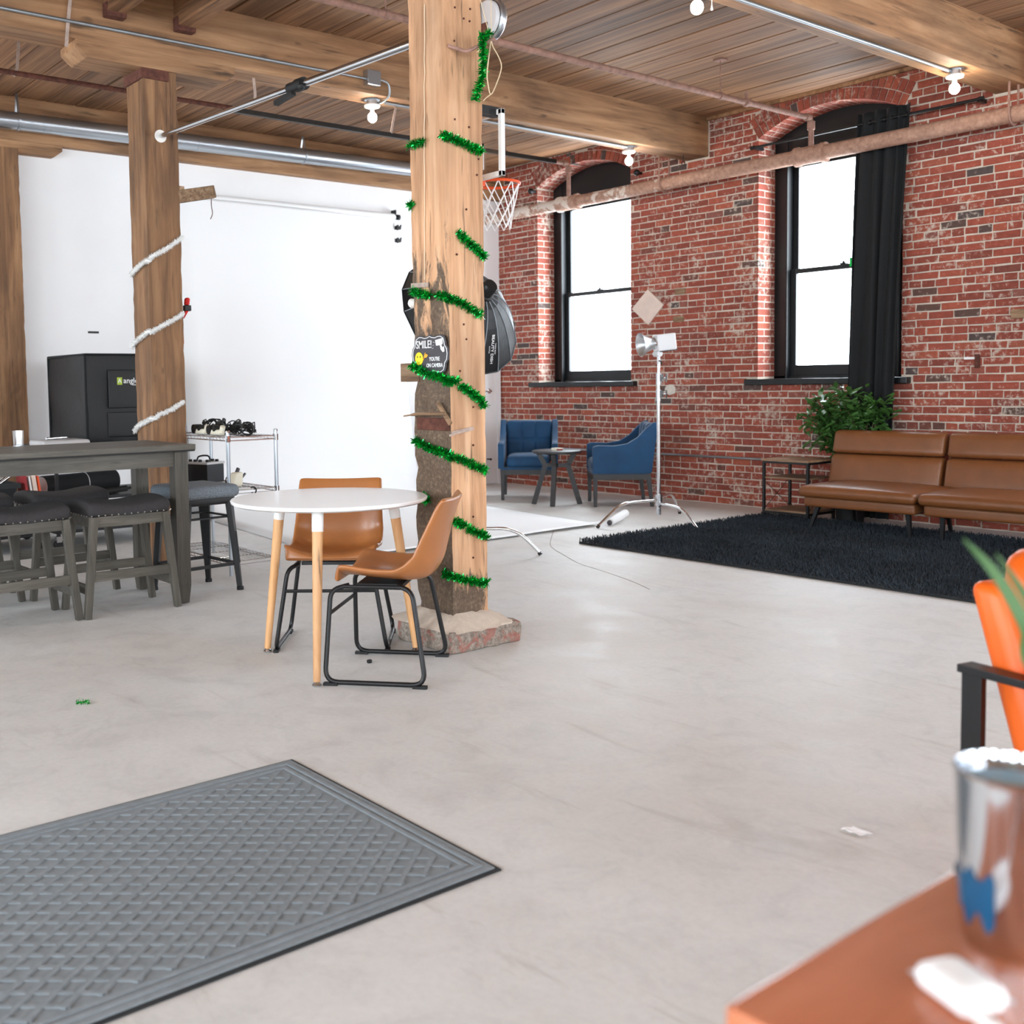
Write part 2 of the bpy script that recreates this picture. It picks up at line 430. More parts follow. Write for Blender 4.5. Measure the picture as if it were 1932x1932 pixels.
def postmat():
    m = wood('main_post_timber', (154, 110, 76), (204, 156, 117), (224, 182, 145), 'z', 15, .7, .3)
    N = m.node_tree.nodes; L = m.node_tree.links; B = N['Principled BSDF']
    src = B.inputs['Base Color'].links[0].from_socket
    tc = N.new('ShaderNodeTexCoord'); sep = N.new('ShaderNodeSeparateXYZ'); L.new(tc.outputs['Object'], sep.inputs[0])
    nm = N.new('ShaderNodeSeparateXYZ'); L.new(tc.outputs['Normal'], nm.inputs[0])
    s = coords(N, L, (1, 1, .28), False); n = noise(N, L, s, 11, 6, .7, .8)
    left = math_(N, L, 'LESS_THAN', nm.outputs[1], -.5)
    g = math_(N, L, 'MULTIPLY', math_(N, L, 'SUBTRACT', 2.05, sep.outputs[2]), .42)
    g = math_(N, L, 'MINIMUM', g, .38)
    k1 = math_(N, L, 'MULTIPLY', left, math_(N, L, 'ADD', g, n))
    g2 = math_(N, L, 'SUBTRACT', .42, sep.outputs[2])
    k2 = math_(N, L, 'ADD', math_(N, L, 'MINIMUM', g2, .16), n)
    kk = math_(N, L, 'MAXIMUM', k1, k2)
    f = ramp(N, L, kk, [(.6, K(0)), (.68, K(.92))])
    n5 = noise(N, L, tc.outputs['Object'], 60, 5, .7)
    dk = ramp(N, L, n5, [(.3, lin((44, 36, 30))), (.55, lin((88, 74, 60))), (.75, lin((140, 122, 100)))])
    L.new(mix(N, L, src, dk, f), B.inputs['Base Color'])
    bp = [x for x in N if x.type == 'BUMP'][0]; bp.inputs['Distance'].default_value = .012
    L.new(math_(N, L, 'ADD', bp.inputs['Height'].links[0].from_socket, math_(N, L, 'MULTIPLY', f, n5)), bp.inputs['Height'])
    return m
M['mainpost'] = postmat()
def pipemat():
    m, N, L, B = newmat('dusty_painted_pipe'); co = coords(N, L, (1, 1, 1), False)
    a = noise(N, L, co, 3.5, 5, .7, .6); b = noise(N, L, co, 26, 4, .6)
    c = ramp(N, L, b, [(.3, lin((140, 104, 88))), (.6, lin((172, 134, 114))), (.8, lin((188, 156, 138)))])
    g = N.new('ShaderNodeNewGeometry'); sp = N.new('ShaderNodeSeparateXYZ'); L.new(g.outputs['Position'], sp.inputs[0])
    w = math_(N, L, 'MULTIPLY', math_(N, L, 'SUBTRACT', -6.6, sp.outputs[0]), .16)
    w = math_(N, L, 'ADD', math_(N, L, 'MINIMUM', w, .17), a)
    c = mix(N, L, c, lin((214, 200, 188)), ramp(N, L, w, [(.66, K(0)), (.70, K(.9))]))
    L.new(c, B.inputs['Base Color']); B.inputs['Roughness'].default_value = .8; bumpn(N, L, B, b, .3, .004); return m
M['pipe'] = pipemat()
M['pipe2'] = simple('brown_branch_pipe', (146, 110, 96), .75, 0, var=.3, vs=18, bump=.2, bs=60)

# ---------------------------------------------------------------- room shell
XW, YB, ZC = -9.95, 8.865, 3.843
XE, YS = 6.0, -5.0
struct(MB().box(XW-.3, XE+.3, YS-.3, YB+.5, -.12, 0).build('floor', M['concrete']), 'pale worn concrete floor')
crack = smoothpath([hz(*p, .0004) for p in ((1045, 1000), (1041, 1012), (1038, 1027), (1045, 1036), (1062, 1046), (1090, 1062), (1120, 1072), (1160, 1085), (1195, 1098), (1226, 1112))], 5)
mb = MB()
for i in range(len(crack)-1): mb.bar(crack[i], crack[i+1], .0035+.002*random.random(), .0012)
o = mb.build('crack', simple('crack_dark', (120, 112, 104), .9)); o.parent = bpy.data.objects['floor']

WIN = [(-9.262, -7.822), (-6.222, -4.782), (-3.182, -1.742), (-.142, 1.298), (2.898, 4.338)]
SILL, SPR, APX = 1.245, 3.53, 3.72
HW = .72; ARI = APX-SPR; AR = (HW*HW+ARI*ARI)/(2*ARI); AZ = APX-AR; ARO = AR+.205
AMAX = math.asin(HW/AR)
BEAMS = [(-10.1, -9.85), (-7.075, -6.807), (-4.04, -3.765), (-1.0, -.73), (2.04, 2.31)]
def wallbody(x0, x1, wins, yf, name, mat):
    mb = MB(); mb.box(x0, x1, yf, YB+.38, 0, SILL)
    xs = x0
    for a, b in wins:
        mb.box(xs, a, yf, YB+.38, SILL, 4.0)
        xc = (a+b)/2; poly = []
        for i in range(15):
            t = -AMAX+2*AMAX*i/14; poly.append((xc+AR*sin(t), AZ+AR*cos(t)))
        poly += [(b, 4.0), (a, 4.0)]
        Mx = Matrix(((1, 0, 0, 0), (0, 0, 1, yf), (0, 1, 0, 0), (0, 0, 0, 1)))
        mb.prism(poly, Mx, YB+.38-yf); xs = b
    mb.box(xs, x1, yf, YB+.38, SILL, 4.0)
    return mb.build(name, mat)
wr = struct(wallbody(XW-.2, -3.2, WIN[:2], YB+.007, 'wall_right', M['mortar']), 'red brick wall with pale mortar and arched windows')
wf = wallbody(-3.2, XE, WIN[2:], YB, 'brick_facing', M['brickfar']); wf.parent = wr
# bricks
PITCHZ, BH = .0663, .0555
HEADERS = {5, 12, 19, 24, 30, 36, 42, 48, 54}
def occ(z):
    out = []
    for a, b in WIN[:3]:
        xc = (a+b)/2
        if 1.185 < z < 1.25: out.append((a-.12, b+.1))
        elif z > 1.245:
            h = HW if z < SPR else min((z-AZ)*math.tan(AMAX), sqrt(max(0, ARO**2-(z-AZ)**2)))+.006
            if h > 0: out.append((xc-h, xc+h))
    if z > 3.455: out += [(a-.012, b+.012) for a, b in BEAMS[:3]]
    return sorted(out)
bricks = []      # x0,x1,z0,z1
rr = random.Random(3)
for i in range(58):
    z0 = i*PITCHZ+.008; z1 = min(z0+BH, ZC-.002)
    if z1-z0 < .02: continue
    segs = []; xs = XW+.002
    for a, b in occ((z0+z1)/2):
        if a-xs > .03: segs.append((xs, a-.006))
        xs = max(xs, b+.006)
    if xs < -3.22: segs.append((xs, -3.22))
    L_ = .112 if i in HEADERS else .2165
    off = rr.random()*.03 + (L_/2 if i % 2 else 0)
    x = XW-off
    while x < -3.2:
        l = L_+rr.uniform(-.006, .006)
        for a, b in segs:
            u, w = max(x, a), min(x+l-.011, b)
            if w-u > .03: bricks.append((u, w, z0+rr.uniform(-.002, .002), z1+rr.uniform(-.002, .002)))
        x += l
def brickgeo(mb, x0, x1, z0, z1, y, rs, j=.0035, back=.03):
    def jt(): return rs.uniform(-j, j)
    c = [(x0+jt(), z0+jt()), (x1+jt(), z0+jt()), (x1+jt(), z1+jt()), (x0+jt(), z1+jt())]
    e = .0045
    ins = [(c[0][0]+e, c[0][1]+e), (c[1][0]-e, c[1][1]+e), (c[2][0]-e, c[2][1]-e), (c[3][0]+e, c[3][1]-e)]
    vs = [(a, y+jt()*.5, b) for a, b in ins] + [(a, y+.005, b) for a, b in c] + [(a, y+back, b) for a, b in c]
    mb.add(vs, [(0, 1, 2, 3)]+[(i, 4+i, 4+(i+1) % 4, (i+1) % 4) for i in range(4)]+[(4+i, 8+i, 8+(i+1) % 4, 4+(i+1) % 4) for i in range(4)])
def seen(b):
    x, z = (b[0]+b[1])/2, (b[2]+b[3])/2
    p = px((x, YB, z))
    if not (4 < p[0] < 1928 and 4 < p[1] < 1928): return None
    if x > -5.25 and z < .86: return None
    if -5.2 < x < -4.62: return None
    return p[2] - (b[1]-b[0])*2.5
vis = sorted([(seen(b), k) for k, b in enumerate(bricks) if seen(b) is not None])[:290]
single = {k for _, k in vis}
variants = []
for k in range(12):
    t = MB(); brickgeo(t, -.1025, .1025, -BH/2, BH/2, 0, random.Random(50+k)); t.rnd = [k/12.0]*12
    variants.append(t)
vm = []
for t in variants:
    me = bpy.data.meshes.new('brick'); me.from_pydata(t.v, [], t.f)
    at = me.attributes.new('rnd', 'FLOAT', 'POINT'); at.data.foreach_set('value', t.rnd)
    me.materials.append(M['brick']); vm.append(me)
st = MB(); st.rnd = []
rs = random.Random(11)
def stuffbrick(fn):
    n = len(st.v); fn(); st.rnd += [rs.random()]*(len(st.v)-n)
for k, b in enumerate(bricks):
    y = YB+rs.uniform(-.003, .003)
    if k in single:
        o = bpy.data.objects.new('brick', vm[rs.randrange(12)]); COL.objects.link(o); o.parent = wr
        o.location = ((b[0]+b[1])/2, y, (b[2]+b[3])/2); o.scale = ((b[1]-b[0])/.205, 1, (b[3]-b[2])/BH)
    else:
        stuffbrick(lambda: brickgeo(st, *b, y, rs))
# arch rings and window reveals
for a, b in WIN[:2]:
    xc = (a+b)/2
    for ring, (r0, r1) in enumerate(((AR, AR+.097), (AR+.107, ARO))):
        n = int(2*AMAX*(r0+.05)/.0665)
        for i in range(n):
            t = -AMAX+2*AMAX*(i+.5)/n; dt = 2*AMAX/n*.42
            zt = AZ+r1*cos(t)
            if AZ+r0*cos(t) > ZC-.02: continue
            r1c = min(r1, (ZC-.003-AZ)/cos(t))
            splits = [(-.004, .09), (.1, .285)] if i % 2 else [(-.004, .195), (.205, .285)]
            if ring: splits = [(-.004, .05)]
            for (ya, yb) in splits:
                def g():
                    vs = []
                    for yy in (YB+ya, YB+yb):
                        for (r_, t_) in ((r0-.003, t-dt), (r0-.003, t+dt), (r1c, t+dt), (r1c, t-dt)):
                            vs.append((xc+r_*sin(t_)+rs.uniform(-.002, .002), yy+rs.uniform(-.002, .002), AZ+r_*cos(t_)+rs.uniform(-.002, .002)))
                    st.add(vs, [(0, 1, 2, 3), (7, 6, 5, 4), (0, 4, 5, 1), (1, 5, 6, 2), (2, 6, 7, 3), (3, 7, 4, 0)])
                stuffbrick(g)
    for i in range(58):
        z0 = i*PITCHZ+.008; z1 = z0+BH
        if z0 < 1.25 or z1 > SPR+.03: continue
        for sgn, xe in ((1, a), (-1, b)):
            for ya, yb in (((.0, .1), (.11, .29)) if i % 2 else ((.0, .2), (.21, .29))):
                stuffbrick(lambda: st.box(*sorted((xe+sgn*rs.uniform(.001, .004), xe-sgn*.02)), YB+ya+.004, YB+yb, z0+rs.uniform(-.002, .002), z1+rs.uniform(-.002, .002)))
o = st.build('brick_field', M['brick'], wr); o['kind'] = 'stuff'

# white wall, door in it, walls behind the camera
wl = struct(MB().box(XW-.3, XW, YS, YB+.4, 0, 4.0).build('wall_left', M['white']), 'white painted wall')
d1 = struct(thing('door_1', 'white flush door by the brick corner', 'door', (XW, 8.3, 0))); del d1['category']
MB().box(XW-.01, XW+.028, 7.88, 8.78, .01, 2.2).build('door_leaf', M['white'], d1, bev=.004)
for y0, y1 in ((7.82, 7.875), (8.785, 8.845)): MB().box(XW-.01, XW+.035, y0, y1, 0, 2.26).build('door_casing', M['white'], d1)
MB().box(XW-.01, XW+.035, 7.82, 8.845, 2.205, 2.26).build('door_casing', M['white'], d1)
h = MB(); p = hx(924, 738, XW+.05); h.lathe([(0, 0), (.03, 0), (.03, .012), (.012, .016), (.012, .05), (0, .05)], 14, frame((XW+.03, p.y, p.z), (0, 1, 0), (0, 0, 1)))
h.tube([(XW+.075, p.y, p.z), (XW+.075, p.y-.1, p.z)], .009, 8); h.build('door_handle', M['chrome'], d1, smooth=True)
h = MB(); p = hx(925, 866, XW+.05); h.tube([(XW+.03, p.y-.03, p.z), (XW+.09, p.y-.03, p.z)], .008, 8).ball((XW+.095, p.y-.03, p.z), .014); h.build('door_stop', M['rubber'], d1)

def plainwall(name, fixed, along, lo, hi, wins, mat):
    """wall with rectangular openings; fixed=(axis, a, b)"""
    mb = MB()
    def bx(u0, u1, z0, z1):
        if along == 'x': mb.box(u0, u1, fixed[0], fixed[1], z0, z1)
        else: mb.box(fixed[0], fixed[1], u0, u1, z0, z1)
    bx(lo, hi, 0, 1.0); bx(lo, hi, 3.4, 4.0); u = lo
    for a, b in wins: bx(u, a, 1.0, 3.4); u = b
    bx(u, hi, 1.0, 3.4)
    return struct(mb.build(name, mat))
WB = [(-8.6, -6.9), (-5.6, -3.9), (-2.4, -.6), (.8, 2.6), (3.6, 5.2)]
WN = [(-3.8, -2.1), (-.6, 1.1), (2.6, 4.3), (5.8, 7.5)]
plainwall('wall_back', (YS-.3, YS), 'x', XW-.3, XE+.3, WB, M['white'])
plainwall('wall_near', (XE, XE+.3), 'y', YS, YB+.4, WN, M['white'])

# ---------------------------------------------------------------- windows
def window(idx, a, b):
    t = thing('window_%d' % idx, 'black arched double-hung window', 'window', ((a+b)/2, YB+.3, SILL)); del t['category']; struct(t)
    y0, y1 = YB+.27, YB+.36; zt = 3.30
    for s, xe in ((1, a), (-1, b)):
        f = MB(); f.box(*sorted((xe, xe+s*.14)), y0, y1, SILL, SPR+.06); f.build('jamb_board', M['blackpaint'], t, bev=.004)
        MB().box(*sorted((xe+s*.14, xe+s*.165)), y0-.035, y1, SILL, zt+.05).build('jamb_stop', M['blackpaint'], t, bev=.006)
    poly = []; xc = (a+b)/2
    for i in range(15):
        q = -AMAX+2*AMAX*i/14; poly.append((xc+AR*sin(q), AZ+AR*cos(q)))
    poly += [(b, zt), (a, zt)]
    MB().prism(poly, Matrix(((1, 0, 0, 0), (0, 0, 1, y0+.01), (0, 1, 0, 0), (0, 0, 0, 1))), .06).build('arched_head_panel', M['blackpaint'], t, bev=.004)
    MB().box(a+.14, b-.14, y0-.03, y0+.02, zt+.06, zt+.085).build('head_moulding', M['blackpaint'], t, bev=.006)
    MB().box(a, b, y0, y1, SILL, SILL+.03).build('bottom_board', M['blackpaint'], t)
    zm = 2.275
    for nm, yy, za, zb, rb, rt in (('lower_sash', y0+.02, SILL+.03, zm+.02, .10, .045), ('upper_sash', y0+.055, zm-.02, zt+.02, .045, .06)):
        s = MB(); x0, x1 = a+.165, b-.165
        s.box(x0, x0+.062, yy, yy+.035, za, zb); s.box(x1-.062, x1, yy, yy+.035, za, zb)
        s.box(x0+.062, x1-.062, yy, yy+.035, za, za+rb); s.box(x0+.062, x1-.062, yy, yy+.035, zb-rt, zb)
        so = s.build(nm, M['blackpaint'], t, bev=.003)
        MB().box(x0+.06, x1-.06, yy+.014, yy+.019, za+rb-.002, zb-rt+.002).build('pane', M['glass'], so)
    l = MB(); l.box(xc-.03, xc+.03, y0+.0, y0+.05, zm+.02, zm+.032); l.ball((xc, y0+.02, zm+.04), .014, 8, 6); l.build('sash_lock', M['black'], t)
    # stone sill slab
    s = MB(); n = 16; rg = random.Random(idx); x0, x1 = a-.11, b+.085
    s.rbox(((x0+x1)/2, YB+.115, SILL-.026), (x1-x0, .37, .056), .008, 10, fn=lambda X, Y, Z: (X, Y+.004*sin(X*31+idx), Z+.002*sin(X*23)))
    s.build('stone_sill', M['blackpaint'], t)
    return t
for i, (a, b) in enumerate(WIN): window(i+1, a, b)
def plainwin(idx, axis, a, b):
    t = thing('window_%d' % idx, 'tall black framed window', 'window', (((a+b)/2, YS-.1, 1) if axis == 'x' else (XE+.1, (a+b)/2, 1))); del t['category']; struct(t)
    f = MB(); g = MB()
    def bx(m, u0, u1, z0, z1, d0=.1, d1=.16):
        if axis == 'x': m.box(u0, u1, YS-d1, YS-d0, z0, z1)
        else: m.box(XE+d0, XE+d1, u0, u1, z0, z1)
    for u0, u1, z0, z1 in ((a, a+.08, 1, 3.4), (b-.08, b, 1, 3.4), (a+.08, b-.08, 1, 1.08), (a+.08, b-.08, 3.32, 3.4), (a+.08, b-.08, 2.17, 2.23)): bx(f, u0, u1, z0, z1)
    f.build('window_frame', M['blackpaint'], t); bx(g, a+.08, b-.08, 1.08, 3.32, .125, .13); g.build('pane', M['glass'], t)
for k, (a, b) in enumerate(WB): plainwin(6+k, 'x', a, b)
for k, (a, b) in enumerate(WN): plainwin(11+k, 'y', a, b)
# daylight portals in the openings
def portal(loc, d, w, h):
    l = bpy.data.lights.new('daylight_portal', 'AREA'); l.shape = 'RECTANGLE'; l.size = w; l.size_y = h
    l.cycles.is_portal = True
    o = bpy.data.objects.new('daylight_portal', l); COL.objects.link(o); o.location = loc
    o.rotation_euler = Vector(d).to_track_quat('-Z', 'Y').to_euler()
for a, b in WIN: portal(((a+b)/2, YB+.42, 2.4), (0, -1, 0), 1.44, 2.4)
for a, b in WB: portal(((a+b)/2, YS-.3, 2.2), (0, 1, 0), b-a, 2.4)
for a, b in WN: portal((XE+.3, (a+b)/2, 2.2), (-1, 0, 0), b-a, 2.4)

# ---------------------------------------------------------------- ceiling
cl = struct(MB().box(XW-.3, XE+.3, YS-.3, YB+.5, ZC+.04, ZC+.12).build('ceiling', M['plank']), 'wide plank timber ceiling')
pv = []
for k in range(5):
    t = MB(); t.box(-.5, .5, -.135, .135, 0, .05)
    me = bpy.data.meshes.new('plank'); me.from_pydata(t.v, [], t.f)
    bm = bmesh.new(); bm.from_mesh(me)
    bmesh.ops.bevel(bm, geom=[e for e in bm.edges if abs(e.verts[0].co.x-e.verts[1].co.x) > .5 and e.verts[0].co.z < .01], offset=.004+.002*(k % 3), segments=1, affect='EDGES')
    for w in bm.verts: w.co.y += .0  # straight
    bm.to_mesh(me); bm.free(); me.materials.append(M['plank']); pv.append(me)
PW = .2775
brk = [XW, -6.94, -3.9, -.86, 2.17, XE]
rest = MB(); j = 0; y = YB-.14; rg = random.Random(5)
while y > YS:
    for k in range(5):
        a, b = brk[k]+.002, brk[k+1]-.002
        dz = rg.uniform(0, .007); wob = rg.uniform(-.002, .002)
        if k < 3 and y > 1.4:
            o = bpy.data.objects.new('plank', pv[rg.randrange(5)]); COL.objects.link(o); o.parent = cl
            o.location = ((a+b)/2, y+wob, ZC+dz); o.scale = (b-a, 1, 1)
        else: rest.box(a, b, y-.135+wob, y+.135+wob, ZC+dz, ZC+.05)
    y -= PW; j += 1
o = rest.build('plank_field', M['plank']); o.parent = cl; o['kind'] = 'stuff'
MB().box(-6.8, -4.05, YB-.035, YB, ZC-.03, ZC+.01).build('edge_strip', M['beam']).parent = cl

# beams: timber + bolster on the post
BZ = 3.468
def beam(x0, x1, label, ypost=None, bz=BZ):
    t = thing('ceiling_beam', label, 'beam', ((x0+x1)/2, 2, bz), group='timber ceiling beams')
    MB().box(x0, x1, YS, YB+.05, bz, ZC+.03).build('timber', M['beam'], t, bev=.008)
    if ypost is not None:
        l = .56; poly = [(ypost-l, bz), (ypost-l, bz-.05), (ypost-l+.07, bz-.105), (ypost+l-.07, bz-.105), (ypost+l, bz-.05), (ypost+l, bz)]
        MB().prism(poly, Matrix(((0, 0, 1, x0-.01), (1, 0, 0, 0), (0, 1, 0, 0), (0, 0, 0, 1))), x1-x0+.02).build('bolster', M['beam'], t, bev=.006)
    return t
beam(*BEAMS[0], 'timber beam half buried in the white wall above the steel duct', 2.90)
beam(*BEAMS[1], 'timber beam resting on the post wound with white garland', 3.06)
beam(*BEAMS[2], 'timber beam resting on the post wound with green tinsel', 3.26)
beam(*BEAMS[3], 'timber beam over the orange armchair', 3.26)
beam(*BEAMS[4], 'timber beam near the entrance side of the room')
# ---------------------------------------------------------------- posts
PX0, PX1, PY0, PY1 = -4.155, -3.87, 3.14, 3.355          # main post
LX0, LX1, LY0, LY1 = -7.10, -6.82, 2.95, 3.19          # post with white garland
def rough_timber(x0, x1, y0, y1, z0, z1, amp, seed, low=None):
    """square timber as a vertical stack of slightly uneven rings; low = extra wear below this height on the -Y side"""
    rg = random.Random(seed); mb = MB(); n = int((z1-z0)/.06); m = 5; ring = []
    for i in range(n+1):
        z = z0+(z1-z0)*i/n; pts = []
        for s in range(4):
            for k in range(m):
                t = k/m
                p = [(x0+(x1-x0)*t, y0), (x1, y0+(y1-y0)*t), (x1-(x1-x0)*t, y1), (x0, y1-(y1-y0)*t)][s]
                a = amp
                if low and z < low and (s == 0 or (s == 3 and k > 2)): a = amp+.012*min(1, (low-z)/.5)
                nx, ny = [(0, 1), (-1, 0), (0, -1), (1, 0)][s]
                q = abs(rg.gauss(0, .6))*a*(1 if k else 1.5)
                pts.append((p[0]+nx*q, p[1]+ny*q, z))
        ring.append(pts)
    c = 4*m
    mb.v = [p for r_ in ring for p in r_]
    mb.f = [(i*c+k, i*c+(k+1) % c, (i+1)*c+(k+1) % c, (i+1)*c+k) for i in range(n) for k in range(c)] + [tuple(range(c-1, -1, -1)), tuple(n*c+k for k in range(c))]
    return mb
def footmat():
    m, N, L, B = newmat('worn_painted_footing'); co = coords(N, L, (1, 1, 1), False)
    a = noise(N, L, co, 9, 5, .7, .4); b = noise(N, L, co, 45, 5, .7)
    c = ramp(N, L, b, [(.3, lin((96, 86, 76))), (.55, lin((150, 138, 126))), (.75, lin((186, 174, 162)))])
    c = mix(N, L, c, lin((158, 92, 80)), ramp(N, L, a, [(.52, K(0)), (.58, K(.7))]))
    L.new(c, B.inputs['Base Color']); B.inputs['Roughness'].default_value = .95; bumpn(N, L, B, b, .6, .008); return m
mp = thing('timber_post', 'pale timber post on brick footing, wound with green tinsel', 'post', ((PX0+PX1)/2, (PY0+PY1)/2, 0))
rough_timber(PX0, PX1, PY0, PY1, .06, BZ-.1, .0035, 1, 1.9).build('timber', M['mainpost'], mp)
f = MB(); f.rbox((-3.985, 3.265, .05), (.43, .44, .1), .012, 8, fn=lambda x, y, z: (x+.004*sin(y*61+z*40), y+.004*sin(x*57), z+.003*sin(x*43+y*37)))
f.build('footing', M['foot'] if 'foot' in M else M.setdefault('foot', footmat()), mp)
d = MB(); rg = random.Random(2); n = 28
ring0 = []; prof = [(0, .058), (.02, .05), (.05, .028), (.085, .006), (.095, -.004)]
for (o_, zz) in prof:
    for k in range(n):
        a = 2*pi*k/n; c, s = cos(a), sin(a); l = 1/max(abs(c), abs(s)); h = .115+o_*(.9+.3*rg.random())
        d.v.append((-4.01+c*l*h*1.2, 3.25+s*l*h, .1+zz*(.85+.25*rg.random())))
d.f = [(i*n+k, i*n+(k+1) % n, (i+1)*n+(k+1) % n, (i+1)*n+k) for i in range(len(prof)-1) for k in range(n)]
d.build('dust_mound', simple('cement_dust', (206, 190, 174), .95, var=.08, vs=30, bump=.3, bs=80), mp, smooth=True)
c = MB(); c.tube([(p.x, p.y-.004, p.z) for p in [hy(802+random.uniform(-.8, .8), y, PY0) for y in range(8, 540, 26)]], .0022, 5); c.build('crack_filler', simple('pale_filler', (226, 206, 176), .8), mp)
nm_ = MB().ball((0, 0, 0), .0055, 6, 4); nme = bpy.data.meshes.new('nail'); nme.from_pydata(nm_.v, [], nm_.f); nme.materials.append(M['rust'])
for (a, b) in ((858, 14), (887, 17), (875, 35), (886, 40), (857, 77), (858, 225), (885, 240), (903, 300), (875, 612), (893, 768), (893, 975), (893, 1052), (880, 640), (868, 700), (893, 840), (862, 480), (880, 395), (900, 330)):
    p = hx(a, b, PX1+.001); o = bpy.data.objects.new('nail', nme); COL.objects.link(o); o.parent = mp; o.location = p-Vector(((PX0+PX1)/2, (PY0+PY1)/2, 0))
ps = thing('timber_post', 'brown timber post wound with fluffy white garland', 'post', ((LX0+LX1)/2, (LY0+LY1)/2, 0))
rough_timber(LX0, LX1, LY0, LY1, 0, BZ-.1, .004, 4).build('timber', M['post'], ps)
MB().box(LX0-.012, LX1+.012, LY0-.012, LY1-.06, BZ-.17, BZ-.1).build('iron_cap', M['rust'], ps, bev=.004)
pw = thing('timber_post', 'dark brown timber post set into the white wall', 'post', (-9.83, 2.9, 0))
rough_timber(-9.97, -9.70, 2.76, 3.02, 0, BZ-.1, .004, 8).build('timber', M['post'], pw)

# ---------------------------------------------------------------- things on the main post
def onpost(a, b, off=.012):
    p = hx(a, b, PX1+off)
    if p.y < PY0-off: p = hy(a, b, PY0-off)
    return p
def garland(mb, pts, dens, rad, wid, seed, core=.004):
    rg = random.Random(seed); P = smoothpath(pts, 6)
    for i in range(len(P)-1):
        a, b = P[i], P[i+1]; k = max(1, int((b-a).length*dens)); t = (b-a).normalized() if (b-a).length > 1e-6 else Vector((0, 0, 1))
        for _ in range(k):
            o = a.lerp(b, rg.random()); dv = Vector((rg.gauss(0, 1), rg.gauss(0, 1), rg.gauss(0, 1))); dv -= t*dv.dot(t)*.6
            dv = dv.normalized()*rad*rg.uniform(.6, 1.15); s = dv.cross(Vector((rg.random(), rg.random(), rg.random()))).normalized()*wid
            mb.add([o-s, o+s, o+dv+s*.6, o+dv-s*.6], [(0, 1, 2, 3)])
    return mb
TIN = [[(772, 278), (776, 272), (785, 271), (800, 267)], [(832, 255), (845, 256), (858, 263), (872, 270), (885, 276), (898, 281), (911, 287)], [(772, 383), (777, 391)],
       [(865, 437), (873, 447), (884, 458), (895, 466), (905, 476), (915, 487)], [(776, 549), (785, 552), (800, 556), (812, 558)],
       [(822, 557), (838, 559), (850, 562), (862, 568), (875, 574), (890, 584), (908, 594)], [(776, 689), (785, 694), (796, 700), (806, 706), (818, 708), (830, 713), (842, 716), (855, 720), (866, 719)],
       [(868, 727), (880, 735), (895, 745), (908, 756), (916, 768)], [(782, 829), (795, 838), (812, 846), (828, 852), (845, 858), (852, 862), (862, 864), (875, 868), (890, 876), (905, 882), (918, 889)],
       [(797, 935), (803, 941), (808, 948)], [(850, 978), (862, 985), (878, 993)], [(882, 996), (895, 1002), (908, 1006), (920, 1015)], [(835, 1082), (848, 1085), (862, 1090), (880, 1095), (895, 1097), (908, 1098), (920, 1100)],
       [(905, 66), (912, 72), (911, 95), (912, 120), (908, 150), (902, 170), (897, 190)], [(912, 68), (925, 63)]]
def wrap(pts, x1, y0, off):
    out = [pts[0]]
    for a, b in zip(pts, pts[1:]):
        if (a.y < y0) != (b.y < y0):
            zc_ = (a.z+b.z)/2; out += [Vector((x1-.004, y0-off, zc_)), Vector((x1+off*.8, y0-off*.8, zc_)), Vector((x1+off, y0+.004, zc_))]
        out.append(b)
    return out
tg = thing('tinsel_garland', 'shiny green tinsel garland wound around the pale post', 'garland', (-3.87, 3.14, .4))
for k, s in enumerate(TIN):
    off = .03 if k == 6 else .012
    mb = MB(); pts = wrap([onpost(a, b, off) for a, b in s], PX1, PY0, off)
    if k >= 13: pts = [hx(a, b, PX1+.135-.105*max(0, min(1, (b-75)/115))) for a, b in s]      # hangs off the bent rod, in front of the bell
    garland(mb, pts, 2600, .027, .0034, 30+k); mb.build('tinsel_strand', M['green'], tg)
def onleft(a, b):
    p = hx(a, b, LX1+.015)
    if p.y < LY0-.015: p = hy(a, b, LY0-.015)
    return p
wg = thing('fluffy_garland', 'white fluffy garland spiralling around the brown post', 'garland', (LX1, LY0, .9))
for k, s in enumerate(([(246, 520), (262, 503), (285, 485), (310, 472), (330, 458), (346, 447)], [(249, 655), (256, 645), (268, 635), (300, 618), (330, 602), (346, 592)], [(254, 814), (262, 803), (275, 796), (300, 783), (325, 772), (347, 757)])):
    mb = MB(); pts = wrap([onleft(a, b) for a, b in s], LX1, LY0, .016); P = smoothpath(pts, 4); mb.tube(P, .012, 6)
    garland(mb, pts, 3600, .022, .0035, 60+k); mb.build('garland_strand', M['whitefur'], wg)
# sign
sg = thing('plaque_sign', 'small dark plaque reading SMILE! on the tinsel-wound post', 'sign', (-4.0, PY0-.02, 1.388))
SM = frame((-3.9995, PY0-.012, 1.388), (1, 0, 0), (0, 0, 1))      # local z points to -Y (towards the viewer)
hw, hh = .142, .094
def plaque(s):
    q = [(0, 1.0), (-.12, .93), (-.3, .90), (-.45, .96), (-.62, .97), (-.78, .86), (-.82, .7), (-.85, .48), (-.96, .3), (-1, 0)]
    q = [(x, y) for x, y in q]; r_ = q + [(x, -y) for x, y in reversed(q[:-1])]
    r_ = r_ + [(-x, y) for x, y in reversed(r_[1:-1])]
    return [(x*hw*s, y*hh*(s if s == 1 else s-.02)) for x, y in r_]
MB().prism(plaque(1), SM @ Matrix.Translation((0, 0, 0)), .006).build('plaque', M['darkgrey'], sg)
ln = [SM @ Vector((x, y, .0075)) for x, y in plaque(.93)]
MB().tube(ln, .0018, 5, closed=True).build('border_line', M['signwhite'], sg)
def at(x, y, z=.0068): return SM @ Matrix.Translation((x, y, z))
